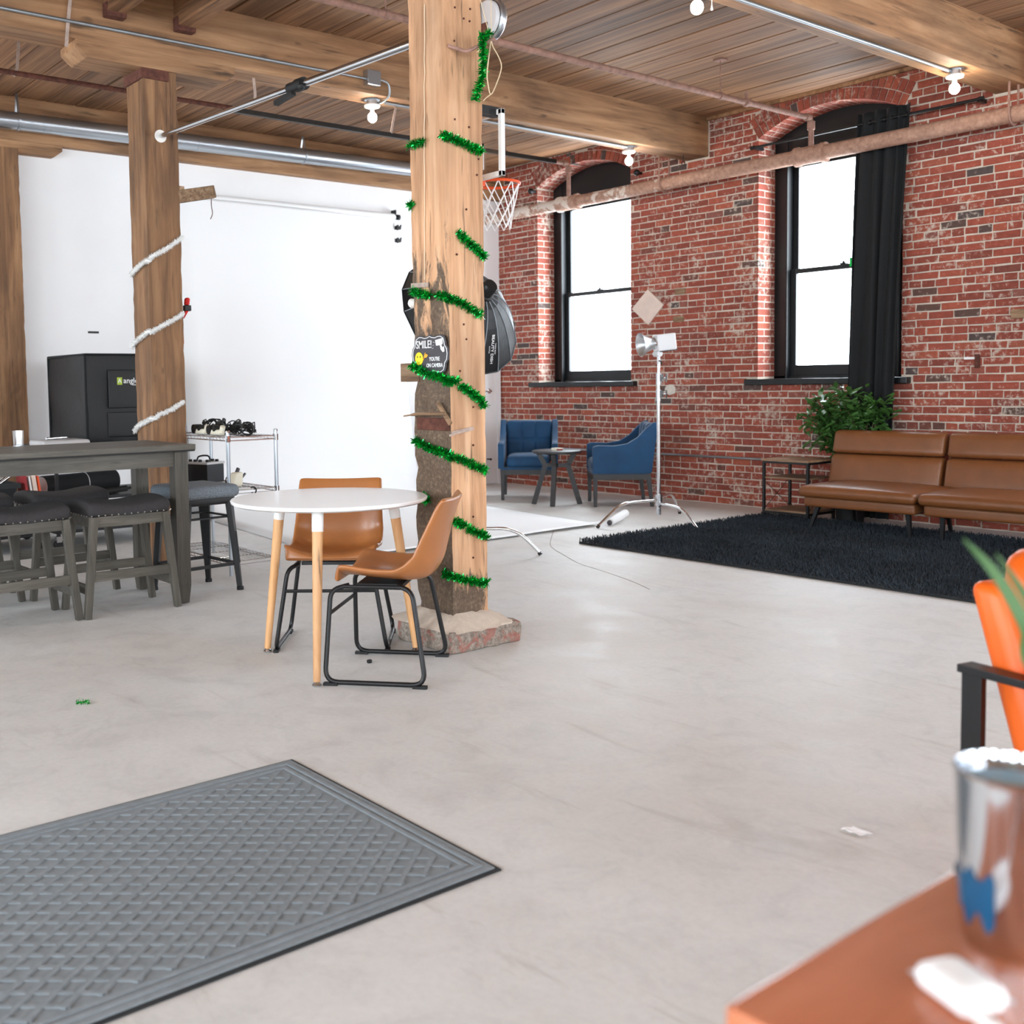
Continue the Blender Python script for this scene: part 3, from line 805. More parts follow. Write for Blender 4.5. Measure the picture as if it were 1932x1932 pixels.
text('lettering', 'SMILE!', .052, at(-.045, .047), M['signwhite'], sg, sx=.86, bold=.0003)
text('lettering', "YOU'RE", .026, at(.035, -.022), M['signwhite'], sg, sx=.9, bold=.0004)
text('lettering', 'ON CAMERA', .026, at(.035, -.052), M['signwhite'], sg, sx=.82, bold=.0004)
MB().lathe([(0, 0), (.031, 0), (.031, .0012), (0, .0012)], 24, at(-.083, -.018)).build('round_face', M['yellow'], sg)
e = MB()
for x in (-.094, -.072): e.lathe([(0, 0), (.0032, 0), (.0032, .0006), (0, .0006)], 10, at(x, -.009, .0083) @ Matrix.Diagonal((1, 1.8, 1, 1)))
e.tube([at(-.083, -.018, .0083) @ Vector((.014*cos(a), .018*sin(a), 0)) for a in [pi*1.25+pi*.5*i/6 for i in range(7)]], .001, 4); e.build('face_mark', M['printblack'], sg)
hnd = MB(); hnd.tube([at(-.052, -.026, .0075) @ Vector((0, 0, 0)), at(-.04, -.012, .0075) @ Vector((0, 0, 0))], .0018, 5)
hnd.prism([(-.046, -.014), (-.026, -.014), (-.014, -.004), (-.022, .004), (-.03, .0), (-.034, .012), (-.04, .002)], at(0, 0, .007), .001); hnd.build('waving_hand', M['gold'], sg)
cm = MB(); cm.prism([(.043, .066), (.1, .074), (.098, .046), (.084, .042), (.05, .04)], at(0, 0), .001)
cm.prism([(.078, .042), (.09, .042), (.098, .03), (.108, .036), (.112, .012), (.1, .008), (.084, .022)], at(0, 0), .001); cm.build('camera_icon', M['signwhite'], sg)
ry = MB()
for k in range(3): ry.tube([at(.037-.004*k, .055-.012*k, .0075) @ Vector((0, 0, 0)), at(.026-.003*k, .058-.016*k, .0075) @ Vector((0, 0, 0))], .0009, 4)
ry.build('camera_ray', M['signwhite'], sg)
# wooden block, shelf stick, bracket, strap, insulator
t = MB(); a, b = hy(752, 686, PY0), hy(784, 720, PY0); t.box(a.x, PX0+.03, PY0+.01, PY0+.09, b.z, a.z); tag(t.build('wood_block', M['oldwood'], bev=.004), 'short wooden block nailed to the side of the pale post', 'block')
t = thing('rusty_bracket', 'rusty iron angle bracket with a splintered stick on the pale post', 'bracket', (-4.02, PY0, 1.02))
p = hy(818, 800, PY0); MB().box(p.x-.125, p.x+.125, PY0-.006, PY0+.012, p.z-.03, p.z+.03).build('plate', M['rust'], t, bev=.002)
p0, p1 = hy(762, 785, PY0-.03), hy(840, 781, PY0-.03)
s = MB(); s.tube(smoothpath([p0, p0.lerp(p1, .35)+Vector((0, 0, .006)), p0.lerp(p1, .7)+Vector((0, 0, .004)), p1], 4), [.004]*3+[.008]*10, 6); s.build('splintered_stick', M['oldwood'], t)
s = MB(); q0, q1 = hy(826, 760, PY0-.012), hy(850, 800, PY0-.012); s.bar(q0, q1, .02, .012, (0, 1, 0)); s.build('splinter', M['oldwood'], t)
t = MB(); q0, q1 = hx(852, 818, PX1+.006), hx(893, 808, PX1+.006); t.bar(q0, q1, .004, .018); t.bar(hx(848, 822, PX1+.012), hx(876, 812, PX1+.012), .004, .01)
tag(t.build('iron_strap', M['rusttape']), 'short perforated rusty strap nailed to the pale post', 'strap')
t = MB(); q0, q1 = hy(776, 539, PY0-.006), hy(808, 537, PY0-.006); t.bar(q0, q1, .006, .022); tag(t.build('iron_strap', M['rusttape']), 'bolted grey iron strap across the weathered side of the post', 'strap')
t = MB(); p = hy(771, 573, PY0+.02); t.lathe([(0, 0), (.012, 0), (.022, .01), (.018, .02), (.024, .03), (.01, .05), (0, .05)], 12, frame((PX0, p.y, p.z), (0, 0, 1), (0, 1, 0)))
tag(t.build('porcelain_insulator', M['porcelain'], smooth=True), 'small white porcelain knob on the side of the pale post', 'insulator')
# bent rod, bell, twine
t = MB(); t.tube(fillet([hx(845, 86, PX1), hx(858, 90, PX1+.02), hx(880, 98, PX1+.07), hx(928, 74, PX1+.125), hx(934, 77, PX1+.125)], .02), .009, 8)
tag(t.build('bent_iron_rod', M['pipe2'], smooth=True), 'bent rusty rod sticking out of the pale post', 'rod')
t = thing('alarm_bell', 'grey round alarm bell on the pale post above the basketball hoop', 'bell', (-3.93, PY1, 2.95))
p = hy(925, 38, PY1+.04); BM = frame((p.x, PY1+.005, p.z), (0, 0, 1), (1, 0, 0))
MB().lathe([(0, 0), (.08, 0), (.085, .006), (.085, .02), (0, .02)], 28, BM).build('back_plate', M['graycase'], t, smooth=True)
MB().lathe([(.088, .022), (.096, .03), (.096, .05), (.09, .06), (.06, .085), (0, .095)], 28, BM).build('gong', M['galv'], t, smooth=True)
MB().box(p.x-.03, p.x+.02, PY1, PY1+.006, p.z-.12, p.z-.02).build('mounting_plate', M['rust'], t)
t = MB(); t.tube(smoothpath([hx(*q, PX1+.125) for q in ((926, 78), (922, 110), (919, 140), (921, 160), (926, 178), (936, 160), (946, 128), (941, 108), (930, 88), (927, 76))], 5), .0028, 5)
t.tube(smoothpath([hx(*q, PX1+.125) for q in ((926, 178), (918, 184), (912, 190))], 4), .0025, 5)
t.tube(smoothpath([hx(*q, PX1+.125) for q in ((905, -6), (914, 30), (926, 74))], 4), .0018, 5); t.tube(smoothpath([hx(*q, PX1+.125) for q in ((926, -6), (927, 40), (927, 74))], 4), .0018, 5)
tag(t.build('twine_loop', simple('jute_twine', (206, 184, 150), .9), ), 'loop of pale twine hanging off the bent rusty rod', 'twine')
# basketball hoop on the far side of the post
YH = 3.47
t = thing('basketball_hoop', 'small basketball hoop with clear backboard hung behind the pale post', 'hoop', (-4.05, YH, 2.2))
q = hy(949, 204, YH); q2 = hy(951, 331, YH); xr, zt, zb = q.x, q.z, q2.z; xl = xr-.46
fr = MB()
for (a0, a1, b0, b1) in ((xl, xr, zt-.026, zt), (xl, xr, zb, zb+.026), (xl, xl+.024, zb, zt), (xr-.024, xr, zb, zt)): fr.box(a0, a1, YH-.012, YH+.012, b0, b1)
fr.build('frame', M['plasticw'], t, bev=.003)
MB().box(xl+.02, xr-.02, YH-.002, YH+.002, zb+.02, zt-.02).build('backboard', M['acrylic'], t)
g = MB(); xm = (xl+xr)/2
for (a0, a1, b0, b1) in ((xm-.09, xm+.09, zb+.16, zb+.175), (xm-.09, xm-.075, zb+.05, zb+.175), (xm+.075, xm+.09, zb+.05, zb+.175)): g.box(a0, a1, YH-.006, YH-.002, b0, b1)
g.build('target_square', M['plasticw'], t)
for x in (xl+.06, xr-.06):
    k = MB(); k.box(x-.025, x+.025, PY1-.004, YH+.02, zt-.03, zt+.012); k.box(x-.025, x+.025, PY1-.004, PY1+.012, zt-.06, zt); k.build('hanger', M['black'], t, bev=.002)
    MB().ball((x, YH-.02, zt+.015), .006, 8, 6).build('hanger_bolt', M['chrome'], t)
rc = Vector((xm+.0, YH+.155, zb+.012)); rr_ = .118
MB().tube([rc+Vector((rr_*cos(2*pi*k/36), rr_*sin(2*pi*k/36), 0)) for k in range(36)], .0075, 8, closed=True).build('rim', M['rim'], t, smooth=True)
MB().box(xm-.05, xm+.05, YH+.005, YH+.04, zb-.02, zb+.03).build('rim_mount', M['rim'], t)
nt = MB(); NS = 10
def npt(k, j):
    r_ = rr_*[1, .86, .74, .66, .62][j]; a = 2*pi*(k+.5*(j % 2))/NS
    return rc+Vector((r_*cos(a), r_*sin(a), -[0, .07, .13, .18, .225][j]))
for k in range(NS):
    for j in range(4):
        nt.tube([npt(k, j), npt(k, j+1)], .0032, 5); nt.tube([npt(k, j), npt(k-1 if j % 2 == 0 else k+1, j+1)], .0032, 5)
nt.build('net', M['net'], t)

# ---------------------------------------------------------------- things on the other post
t = thing('wooden_arm', 'old wooden bracket arm with twisted wire on the garland post', 'bracket', (LX1-.05, LY1, 2.56))
a, b = Vector((LX1-.03, LY1-.01, 2.545)), hx(403, 362, LX1-.03)
MB().bar(a, b, .06, .085).build('arm', M['oldwood'], t, bev=.006)
MB().box(LX1-.07, LX1-.01, LY1-.005, LY1+.04, 2.52, 2.62).build('cleat', M['oldwood'], t, bev=.004)
MB().tube(smoothpath([b+Vector((0, -.02, -.04)), b+Vector((0, -.02, -.10)), b+Vector((.004, -.015, -.15)), b+Vector((0, -.03, -.19))], 4), .003, 5).build('twisted_wire', M['rust'], t)
t = thing('boot_ornament', 'red glitter boot ornament with black belt on garland post', 'ornament', (LX1-.05, LY1, 1.74))
p = hx(350, 580, LX1-.05)
s = MB(); s.rbox((p.x, p.y+.012, p.z+.04), (.035, .036, .055), .014, 4, fn=lambda x, y, z: (x, y+.12*z, z)); s.build('boot_leg', M['red'], t, smooth=True)
s = MB(); s.rbox((p.x, p.y+.012, p.z-.005), (.04, .048, .04), .006, 3); s.build('belt', M['printblack'], t, bev=.0)
s = MB(); s.bar((p.x, p.y+.008, p.z-.02), (p.x, p.y-.016, p.z-.075), .02, .024, (1, 0, 0), .006, .008); s.build('boot_toe', M['red'], t)
t = MB(); p = hx(344, 640, LX1-.03); t.bar((p.x, LY1+.004, p.z+.05), (p.x, LY1+.006, p.z-.03), .012, .006, (1, 0, 0)); tag(t.build('red_ribbon_end', M['red']), 'short red ribbon end on the edge of the garland post', 'ribbon')

# ---------------------------------------------------------------- steel pole between the posts
t = thing('support_pole', 'bright steel pole spanning between the two timber posts', 'pole', (LX1, 3.06, 2.93))
pa, pb = Vector((LX1, 3.063, 2.933)), Vector((PX0-.002, 3.20, 2.893))
pm = pa.lerp(pb, .62)
MB().tube([pa+(pb-pa)*.006, pm], .0165, 16).build('inner_tube', M['steel'], t, smooth=True)
MB().tube([pm-(pb-pa)*.02, pb], .020, 16).build('outer_tube', M['steel'], t, smooth=True)
u = (pb-pa).normalized()
MB().lathe([(0, 0), (.042, 0), (.042, .008), (.026, .018), (.022, .03), (0, .03)], 20, frame(pa, (0, 0, 1), Vector((0, 1, 0)) if True else 0)).build('rubber_foot', M['porcelain'], t, smooth=True)
k = MB(); k.tube([pm-u*.10, pm+u*.03], .029, 14); k.tube([pm-u*.02, pm+u*.05], .036, 12); k.bar(pm-u*.06+Vector((0, 0, -.03)), pm-u*.24+Vector((0, 0, -.055)), .03, .026); k.ball(pm+u*.02+Vector((.03, -.02, -.02)), .02, 10, 8)
k.build('clamp_lever', M['rubber'], t, smooth=True)

# ---------------------------------------------------------------- conduit, lamps, junction box
def lamp(p, label):
    t = thing('ceiling_lamp', label, 'lamp', (p[0], p[1], BZ-.2), group='bare bulb ceiling lamps')
    x, y = p; T = Matrix.Translation((x, y, BZ)) @ Matrix.Diagonal((1, 1, -1, 1))
    MB().lathe([(0, 0), (.062, 0), (.062, .004), (.045, .006), (.045, .04), (0, .04)], 20, T).build('box', M['galv'], t, smooth=True)
    MB().lathe([(0, .04), (.062, .04), (.064, .048), (.058, .058), (.022, .062), (0, .062)], 24, T).build('holder', M['porcelain'], t, smooth=True)
    MB().lathe([(.016, .06), (.017, .085), (.0165, .1)], 14, T).build('bulb_cap', M['porcelain'], t, smooth=True)
    b = MB(); b.ball((x, y, BZ-.135), .036, 16, 12, (1, 1, 1.12)); b.build('bulb', M['bulb'], t, smooth=True)
LP = [(-6.95, 4.89), (-6.95, 7.86), (-3.89, 7.91), (-3.90, 4.98)]
for p, l in zip(LP, ('lit bulb on the beam, first from the garland post', 'lit bulb under the beam end between the arched windows', 'lit bulb beside the curtain rod end', 'lit bulb with a pull string above the dark rug')): lamp(p, l)
lamp((-.87, 4.9), 'lit bulb under the beam over the orange armchair'); lamp((-.87, 1.2), 'lit bulb under the beam over the cherry table'); lamp((-3.9, .2), 'lit bulb under the beam over the grey doormat'); lamp((-6.95, .4), 'lit bulb under the beam over the bar table')
MB().tube([(-4.02, 5.3, BZ), (-4.03, 5.3, 3.44), (-4.05, 5.32, 3.36)], .004, 5); t = MB(); p = hz(1343, 22, 3.36); t.tube([(p.x, p.y, BZ-.0), (p.x, p.y, 3.40)], .0025, 5); t.lathe([(.002, 0), (.008, -.03), (.0, -.036)], 8, Matrix.Translation((p.x, p.y, 3.40)))
tag(t.build('pull_string', M['net']), 'white pull string hanging beside a lit bulb', 'string')
def conduit(name, pts, r, label, mat='conduit'):
    return tag(MB().tube(fillet(pts, .05), r, 10).build(name, M[mat], smooth=True), label, 'conduit')
conduit('steel_conduit', [(-6.79, -3, 3.56), (-6.79, 4.32, 3.565)], .0125, 'steel conduit running along the side of the garland-post beam')
conduit('steel_conduit', [(-6.92, 4.99, BZ-.014), (-6.92, 7.8, BZ-.014)], .0125, 'steel conduit under the beam joining two lit bulbs')
conduit('steel_conduit', [(-3.90, 3.83, BZ-.014), (-3.90, 7.86, BZ-.014)], .0125, 'steel conduit under the beam leading to the bulb by the curtain rod')
t = thing('junction_box', 'square steel junction box on the beam with flexible conduit to a bulb', 'box', (-6.77, 4.78, 3.56))
p = hx(705, 148, -6.77); MB().box(-6.807, -6.745, p.y-.07, p.y+.05, p.z-.055, p.z+.055).build('box', M['galv'], t, bev=.004)
MB().tube(smoothpath([(-6.77, p.y+.05, p.z), (-6.765, p.y+.13, p.z-.02), (-6.78, p.y+.15, p.z-.1), (-6.86, 4.93, BZ-.03), (-6.92, 4.91, BZ-.03)], 6), .0085, 8).build('flexible_conduit', M['conduit'], t, smooth=True)
MB().tube([(-6.785, 4.3, 3.565), (-6.78, 4.5, 3.565), (-6.775, p.y-.07, p.z-.01)], .009, 8).build('flexible_conduit', M['conduit'], t)
conduit('steel_conduit', [(-9.90, YB-.02, .474), (-5.9, YB-.02, .474)], .0125, 'thin conduit low on the brick wall behind the sofa')

# ---------------------------------------------------------------- pipes
PYY = 8.645; PZ = 3.233; PR = .0645
t = thing('sprinkler_main', 'thick dusty pipe with flaking paint along the brick wall', 'pipe', (-6, PYY, PZ))
MB().tube([(XW+.02, PYY, PZ), (XE-.1, PYY, PZ)], PR, 20).build('pipe', M['pipe'], t, smooth=True)
for xt in (-5.521, -8.525):
    MB().tube([(xt-.13, PYY, PZ), (xt+.13, PYY, PZ)], PR+.014, 20).build('tee_fitting', M['pipe'], t, smooth=True)
    MB().tube([(xt-.15, PYY, PZ), (xt-.11, PYY, PZ)], PR+.022, 20).build('collar', M['pipe'], t, smooth=True)
    MB().tube([(xt+.11, PYY, PZ), (xt+.15, PYY, PZ)], PR+.022, 20).build('collar', M['pipe'], t, smooth=True)
for xh in (-3.80, -7.18):
    h = MB(); pr_ = PR+.012
    h.tube([(xh, PYY-pr_, 3.62 if xh > -5 else 3.50), (xh, PYY-pr_, PZ)]+[(xh, PYY-pr_*cos(a), PZ-pr_*sin(a)) for a in [pi*i/8 for i in range(1, 8)]]+[(xh, PYY+pr_, PZ), (xh, PYY+pr_, 3.5)], .009, 8)
    h.build('hanger_rod', M['pipe2'], t, smooth=True)
def branch(xt, z, y0, y1, label):
    t = thing('branch_pipe', label, 'pipe', (xt, y1, z))
    MB().tube(fillet([(xt, PYY, PZ+PR-.01), (xt, PYY, z), (xt, y0, z)], .06, 6), .024, 14).build('pipe', M['pipe2'], t, smooth=True)
    MB().tube([(xt, PYY, z-.10), (xt, PYY, z-.03)], .034, 14).build('elbow_collar', M['pipe2'], t, smooth=True)
    MB().tube([(xt, PYY-.03, z), (xt, PYY-.09, z)], .034, 14).build('elbow_collar', M['pipe2'], t, smooth=True)
    for yy in (7.35, 4.0):
        if y0 < yy < 8: MB().tube([(xt, yy, z), (xt, yy, ZC)], .005, 6).build('hanger_rod', M['pipe2'], t); MB().tube([(xt, yy-.012, z), (xt, yy+.012, z)], .031, 12).build('hanger_ring', M['pipe2'], t); MB().box(xt-.04, xt+.04, yy-.04, yy+.04, ZC-.008, ZC+.002).build('ceiling_flange', M['pipe2'], t)
    if y0 < 7.6:
        MB().tube([(xt, 7.68, z), (xt, 7.72, z)], .036, 12).build('coupling', M['pipe2'], t, smooth=True)
        MB().lathe([(.012, 0), (.012, .05), (.022, .055), (.022, .06), (0, .06)], 10, Matrix.Translation((xt, 7.70, z+.02))).build('sprinkler_head', M['pipe2'], t)
branch(-5.521, 3.553, 1.2, 0, 'thin brown sprinkler branch pipe passing behind the pale post')
branch(-8.525, 3.665, 6.2, 0, 'thin brown sprinkler branch pipe above the window beside the hoop')
t = MB(); t.tube([(-8.24, -3, 3.60), (-8.24, 4.35, 3.60)], .02, 10); tag(t.build('ceiling_pipe', M['rust'], smooth=True), 'thin rusty pipe under the planks beside the garland post', 'pipe')
t = MB(); t.box(-8.30, -8.26, 4.3, 8.2, 3.575, 3.615); tag(t.build('strut_channel', M['darkmetal']), 'dark square steel strut hung under the ceiling planks', 'strut')
# duct
t = thing('round_duct', 'long round galvanised duct along the white wall', 'duct', (-9.70, 4, 3.6))
DA, DB = Vector((-9.70, -3.0, 3.52)), Vector((-9.70, 8.05, 3.668))
MB().tube([DA, DB], .078, 28).build('duct', M['galv'], t, smooth=True)
for a, b in ((82, 240), (370, 275), (602, 305), (0, 0)):
    y = hx(a, b, -9.70).y if a else 0.9; q = DA.lerp(DB, (y-DA.y)/(DB.y-DA.y)); MB().tube([q-Vector((0, .008, 0)), q+Vector((0, .008, 0))], .0815, 28).build('seam', M['galv'], t, smooth=True)
for a, b in ((33, 230), (572, 300)):
    y = hx(a, b, -9.70).y; q = DA.lerp(DB, (y-DA.y)/(DB.y-DA.y)); s = MB(); r_ = .0825
    arc = [q+Vector((r_*cos(u_), 0, r_*sin(u_))) for u_ in [radians(60-300*i/20) for i in range(21)]]
    P = [q+Vector((.0, 0, ZC-q.z-.002))]+arc+[q+Vector((.0, .0, ZC-q.z-.002))]
    for i in range(len(P)-1): s.bar(P[i], P[i+1], .02, .0025, (0, 1, 0)) if False else s.bar(P[i], P[i+1], .0025, .02, (0, 1, 0))
    s.build('hanger_strap', M['galv'], t)
# joists with iron stirrups, perforated straps
for y, lab in ((2.75, 'short joist in an iron stirrup on the beam left of the garland post'), (3.235, 'short joist in an iron stirrup on the beam above the garland post')):
    t = thing('ceiling_joist', lab, 'joist', (-5.4, y, 3.65), group='joists in iron stirrups')
    MB().box(-6.806, -4.04, y-.06, y+.06, 3.66, 3.842).build('timber', M['plank'], t, bev=.004)
    MB().box(-6.807, -6.73, y-.068, y+.068, 3.63, 3.72).build('stirrup', M['rust'], t, bev=.01)
def strap(pts, label, mat='rusttape'):
    s = MB()
    for i in range(len(pts)-1): s.bar(pts[i], pts[i+1], .022, .003, (1, 0, 0))
    o = tag(s.build('pipe_strap', M[mat]), label, 'strap', 'perforated pipe straps'); return o
strap([hx(133, -5, -6.79), hx(128, 45, -6.79), hx(125, 88, -6.79)], 'dark perforated strap nailed to the side of the beam')
strap([(-8.24, 2.60, ZC), (-8.24, 2.58, 3.64), (-8.24, 2.55, 3.575)], 'curled perforated strap around the thin rusty pipe')
ys_ = hx(478, 135, -6.94).y
strap([(-6.94, ys_, BZ+.004), (-6.94, ys_+.01, 3.36), (-6.93, ys_, 3.28)], 'perforated strap hanging over the steel pole')
strap([hz(747, 202, BZ), hz(738, 250, 3.2)], 'perforated strap hanging beside the lit bulb near the pale post')
# ---------------------------------------------------------------- backdrop
t = thing('paper_backdrop', 'wide white paper backdrop hung on the wall and swept onto the floor', 'backdrop', (-8, 5.8, 0))
prof = [(-9.862, 3.13), (-9.85, 2.9), (-9.843, 2.597), (-9.78, 1.995), (-9.70, 1.398), (-9.60, .8), (-9.54, .45), (-9.46, .2), (-9.3, .055), (-9.05, .012), (-8.6, .006), (-8, .005), (-7.2, .005), (-6.6, .006), (-6.44, .014), (-6.39, .03), (-6.362, .03), (-6.352, .018)]
P = smoothpath([(x, 0, z) for x, z in prof], 5); m = MB(); nn = 12
for p in P:
    s = max(0, min(1, (p.x+9.3)/2.9)); y0 = 4.50-.36*s; y1 = 7.22-.40*s
    for k in range(nn+1):
        u = k/nn; m.v.append((p.x+.01*sin(u*5)*(p.z > .3), y0+(y1-y0)*u, max(.004, p.z+(.004*sin(u*9+p.x*3) if p.z < .05 and p.x > -7 else 0))))
m.f = [(i*(nn+1)+k, i*(nn+1)+k+1, (i+1)*(nn+1)+k+1, (i+1)*(nn+1)+k) for i in range(len(P)-1) for k in range(nn)]
o = m.build('paper_sweep', M['paper'], t, smooth=True); md = o.modifiers.new('thick', 'SOLIDIFY'); md.thickness = .0015
MB().tube([(-9.895, 4.46, 3.145), (-9.895, 7.24, 3.145)], .036, 20).build('paper_roll', M['paper'], t, smooth=True)
e = MB(); e.tube([(-9.895, 7.24, 3.145), (-9.895, 7.30, 3.145)], .02, 12); e.tube([(-9.895, 7.28, 3.145), (-9.895, 7.31, 3.145)], .03, 14); e.box(-9.95, -9.86, 7.235, 7.245, 3.15, 3.22); e.build('roll_end_cap', M['black'], t)
for (a, b), lb in (((741, 430), 'upper'), ((742, 454), 'lower')):
    p = hx(a, b, XW+.04); k = MB(); k.box(XW, XW+.11, 7.245, 7.255, p.z-.02, p.z+.02)
    k.prism([(0, -.035), (.055, -.022), (.065, .03), (.05, .03), (.04, .0), (.02, .03), (0, .024)], frame((XW+.10, 7.235, p.z), (0, 1, 0), (0, 0, 1)), .012)
    tag(k.build('roll_hook', M['black']), 'black roll hook on the white wall, %s of the two below the backdrop' % lb, 'hook')
k = MB(); p = hx(177, 627, XW+.004); k.box(XW-.001, XW+.003, p.y-.055, p.y+.05, p.z-.01, p.z+.01); tag(k.build('tape_strip', M['printblack']), 'strip of black tape on the white wall above the black cube', 'tape')
t = thing('wall_outlet', 'white double outlet plate low on the white wall', 'outlet', (XW, 3.75, .5))
p = hx(187, 883, XW); MB().box(XW-.001, XW+.006, p.y-.06, p.y+.06, p.z-.06, p.z+.06).build('plate', M['plasticw'], t, bev=.002)
for dy in (-.028, .028):
    s = MB(); s.box(XW+.005, XW+.008, p.y+dy-.018, p.y+dy+.018, p.z-.03, p.z+.03); so = s.build('socket', M['porcelain'], t)
    s = MB()
    for a, b in ((-.006, .01), (.006, .01), (0, -.012)): s.box(XW+.0078, XW+.009, p.y+dy+a-.0015, p.y+dy+a+.0015, p.z+b-.005, p.z+b+.005)
    s.build('slot', M['printblack'], so)
p = hz(1165, 984, .0)
t = MB(); a, b = hz(1152, 985, .03), hz(1180, 968, .06); t.tube([a, a.lerp(b, .5), b], [.03, .036, .034], 14); tag(t.build('paper_bundle', M['paper'], smooth=True), 'rolled white bundle lying at the corner of the paper sweep', 'bundle')
tag(MB().ball(a+Vector((.0, -.012, -.004)), .024, 8, 6).build('grey_clip', M['darkgrey']), 'grey clip end poking out of the rolled white bundle', 'clip')

# ---------------------------------------------------------------- stands
def cstand(name, c, feet, zl, ztop, label, pieces):
    t = thing(name, label, 'light stand', (c[0], c[1], 0))
    c = Vector((c[0], c[1], 0))
    MB().tube([c+Vector((0, 0, .09)), c+Vector((0, 0, pieces[0]))], .0175, 16).build('column', M['chrome'], t, smooth=True)
    z = pieces[0]; r = .0145
    for q in pieces[1:]:
        MB().tube([c+Vector((0, 0, z-.05)), c+Vector((0, 0, q))], r, 14).build('riser', M['chrome'], t, smooth=True); 
        k = MB(); k.tube([c+Vector((0, 0, z-.06)), c+Vector((0, 0, z+.04))], .024, 14); k.box(c.x+.015, c.x+.045, c.y-.012, c.y+.012, z-.03, z+.03); k.build('clutch', M['steel'], t, smooth=True)
        h = MB(); h.tube([c+Vector((.04, 0, z)), c+Vector((.085, .0, z))], .006, 8); h.bar(c+Vector((.085, 0, z-.035)), c+Vector((.085, 0, z+.035)), .008, .014); h.build('wing_knob', M['steel'], t)
        z = q; r *= .85
    hb = MB(); hb.tube([c+Vector((0, 0, .07)), c+Vector((0, 0, .13))], .022, 14); hb.tube([c+Vector((0, 0, zl-.05)), c+Vector((0, 0, zl+.05))], .032, 14); hb.build('hub', M['steel'], t, smooth=True)
    for i, f in enumerate(feet):
        f = Vector((f[0], f[1], f[2] if len(f) > 2 else .014)); z0 = zl+[.0, -.03, .02][i]; mid = c.lerp(f, .62); mid.z = z0
        MB().tube(fillet([c+Vector((0, 0, z0)), mid, f], .12, 6), .0125, 12).build('leg', M['chrome'], t, smooth=True)
        MB().tube([f+(mid-f)*.06, f-Vector((0, 0, .008))], .015, 10).build('foot_cap', M['rubber'], t)
    return t
c1 = (-6.15, 7.33)
cstand('light_stand', c1, [(-6.26, 6.666), (-5.564, 7.109, .030), (-6.42, 7.95)], .20, 1.4, 'chrome light stand holding a white studio lamp by the brick wall', [1.13, 1.27, 1.40])
t = thing('studio_lamp', 'white studio lamp head with silver reflector on chrome stand', 'lamp', (c1[0], c1[1], 1.40))
n = Vector((-.42, -.90, -.10)).normalized(); hc = Vector((c1[0], c1[1], 1.575))
HM = frame(hc, n.cross(Vector((0, 0, 1))), Vector((0, 0, 1)).cross(n).cross(n)*-1)
zax = n; xax = Vector((0, 0, 1)).cross(zax).normalized(); yax = zax.cross(xax)
HM = Matrix(((xax.x, yax.x, zax.x, hc.x), (xax.y, yax.y, zax.y, hc.y), (xax.z, yax.z, zax.z, hc.z), (0, 0, 0, 1)))
b = MB(); b.rbox((0, 0, -.055), (.115, .145, .175), .012, 3, M=HM); b.build('housing', M['ledwhite'], t, smooth=True)
b = MB(); b.rbox((0, -.075, -.07), (.10, .012, .16), .004, 2, M=HM); b.build('base_plate', M['darkgrey'], t)
MB().lathe([(.05, .03), (.052, .045), (.046, .05)], 24, HM).build('bayonet_ring', M['chrome'], t, smooth=True)
MB().lathe([(.046, .05), (.055, .075), (.078, .13), (.1, .168), (.104, .17), (.1, .165), (.076, .128), (.05, .07), (.0, .062)], 32, HM).build('reflector', M['satin'], t, smooth=True)
MB().lathe([(0, .055), (.04, .056), (.04, .058), (0, .058)], 20, HM).build('lamp_front', M['darkgrey'], t)
for k, (y, w) in enumerate(((.03, .07), (.018, .05), (-.035, .06))):
    s = MB(); s.obb(HM @ Matrix.Translation((-.0585, y, -.06)), .002, .006 if k < 2 else .012, w); s.build('printed_mark', M['printblack'], t)
y = MB(); y.tube([hc+Vector((0, 0, -.09)), Vector((c1[0], c1[1], 1.39))], .014, 10); y.tube([hc+xax*.03+Vector((0, 0, -.095)), hc-xax*.07+Vector((0, 0, -.095))], .026, 14); y.build('yoke', M['ledwhite'], t, smooth=True)
MB().tube([Vector((c1[0], c1[1], 1.42)), Vector((c1[0]+.05, c1[1]-.03, 1.415)), Vector((c1[0]+.075, c1[1]-.05, 1.39))], .006, 8).build('tilt_lever', M['rubber'], t)

c2 = (-5.855, 4.955)
dep = (Vector((c2[0], c2[1], 0))-Vector((0, 0, 0))).dot(_f)
pc = C0+ray(869, 597)*(px((c2[0], c2[1], 1.79))[2]+.35)
n = (_f*.74-_R*.50+_D*.44).normalized(); R0 = .50; DPT = .32
xax = _D.cross(n).normalized(); yax = n.cross(xax); ap = pc-n*DPT
DM = Matrix(((xax.x, yax.x, n.x, ap.x), (xax.y, yax.y, n.y, ap.y), (xax.z, yax.z, n.z, ap.z), (0, 0, 0, 1)))
hp = DM @ Vector((0, 0, -.07))
cstand('light_stand', c2, [(-5.558, 5.326), (-6.27, 4.85), (-5.70, 4.53)], .20, 1.6, 'chrome light stand carrying the black beauty dish behind the pale post', [1.1, 1.4, hp.z-.01])
t = thing('beauty_dish', 'large black ribbed beauty dish softbox behind the pale post', 'softbox', (c2[0], c2[1], 1.66))
dp = [(.06+(R0-.06)*(s**.62), DPT*s) for s in [0, .06, .15, .28, .45, .65, .85, 1]]
MB().lathe([(0, -.004)]+dp, 16, DM).build('shell', M['nylon'], t)
MB().lathe([(R0*.985, DPT-.006), (R0*.6, DPT+.015), (0, DPT+.02)], 16, DM).build('diffuser', M['paper'], t)
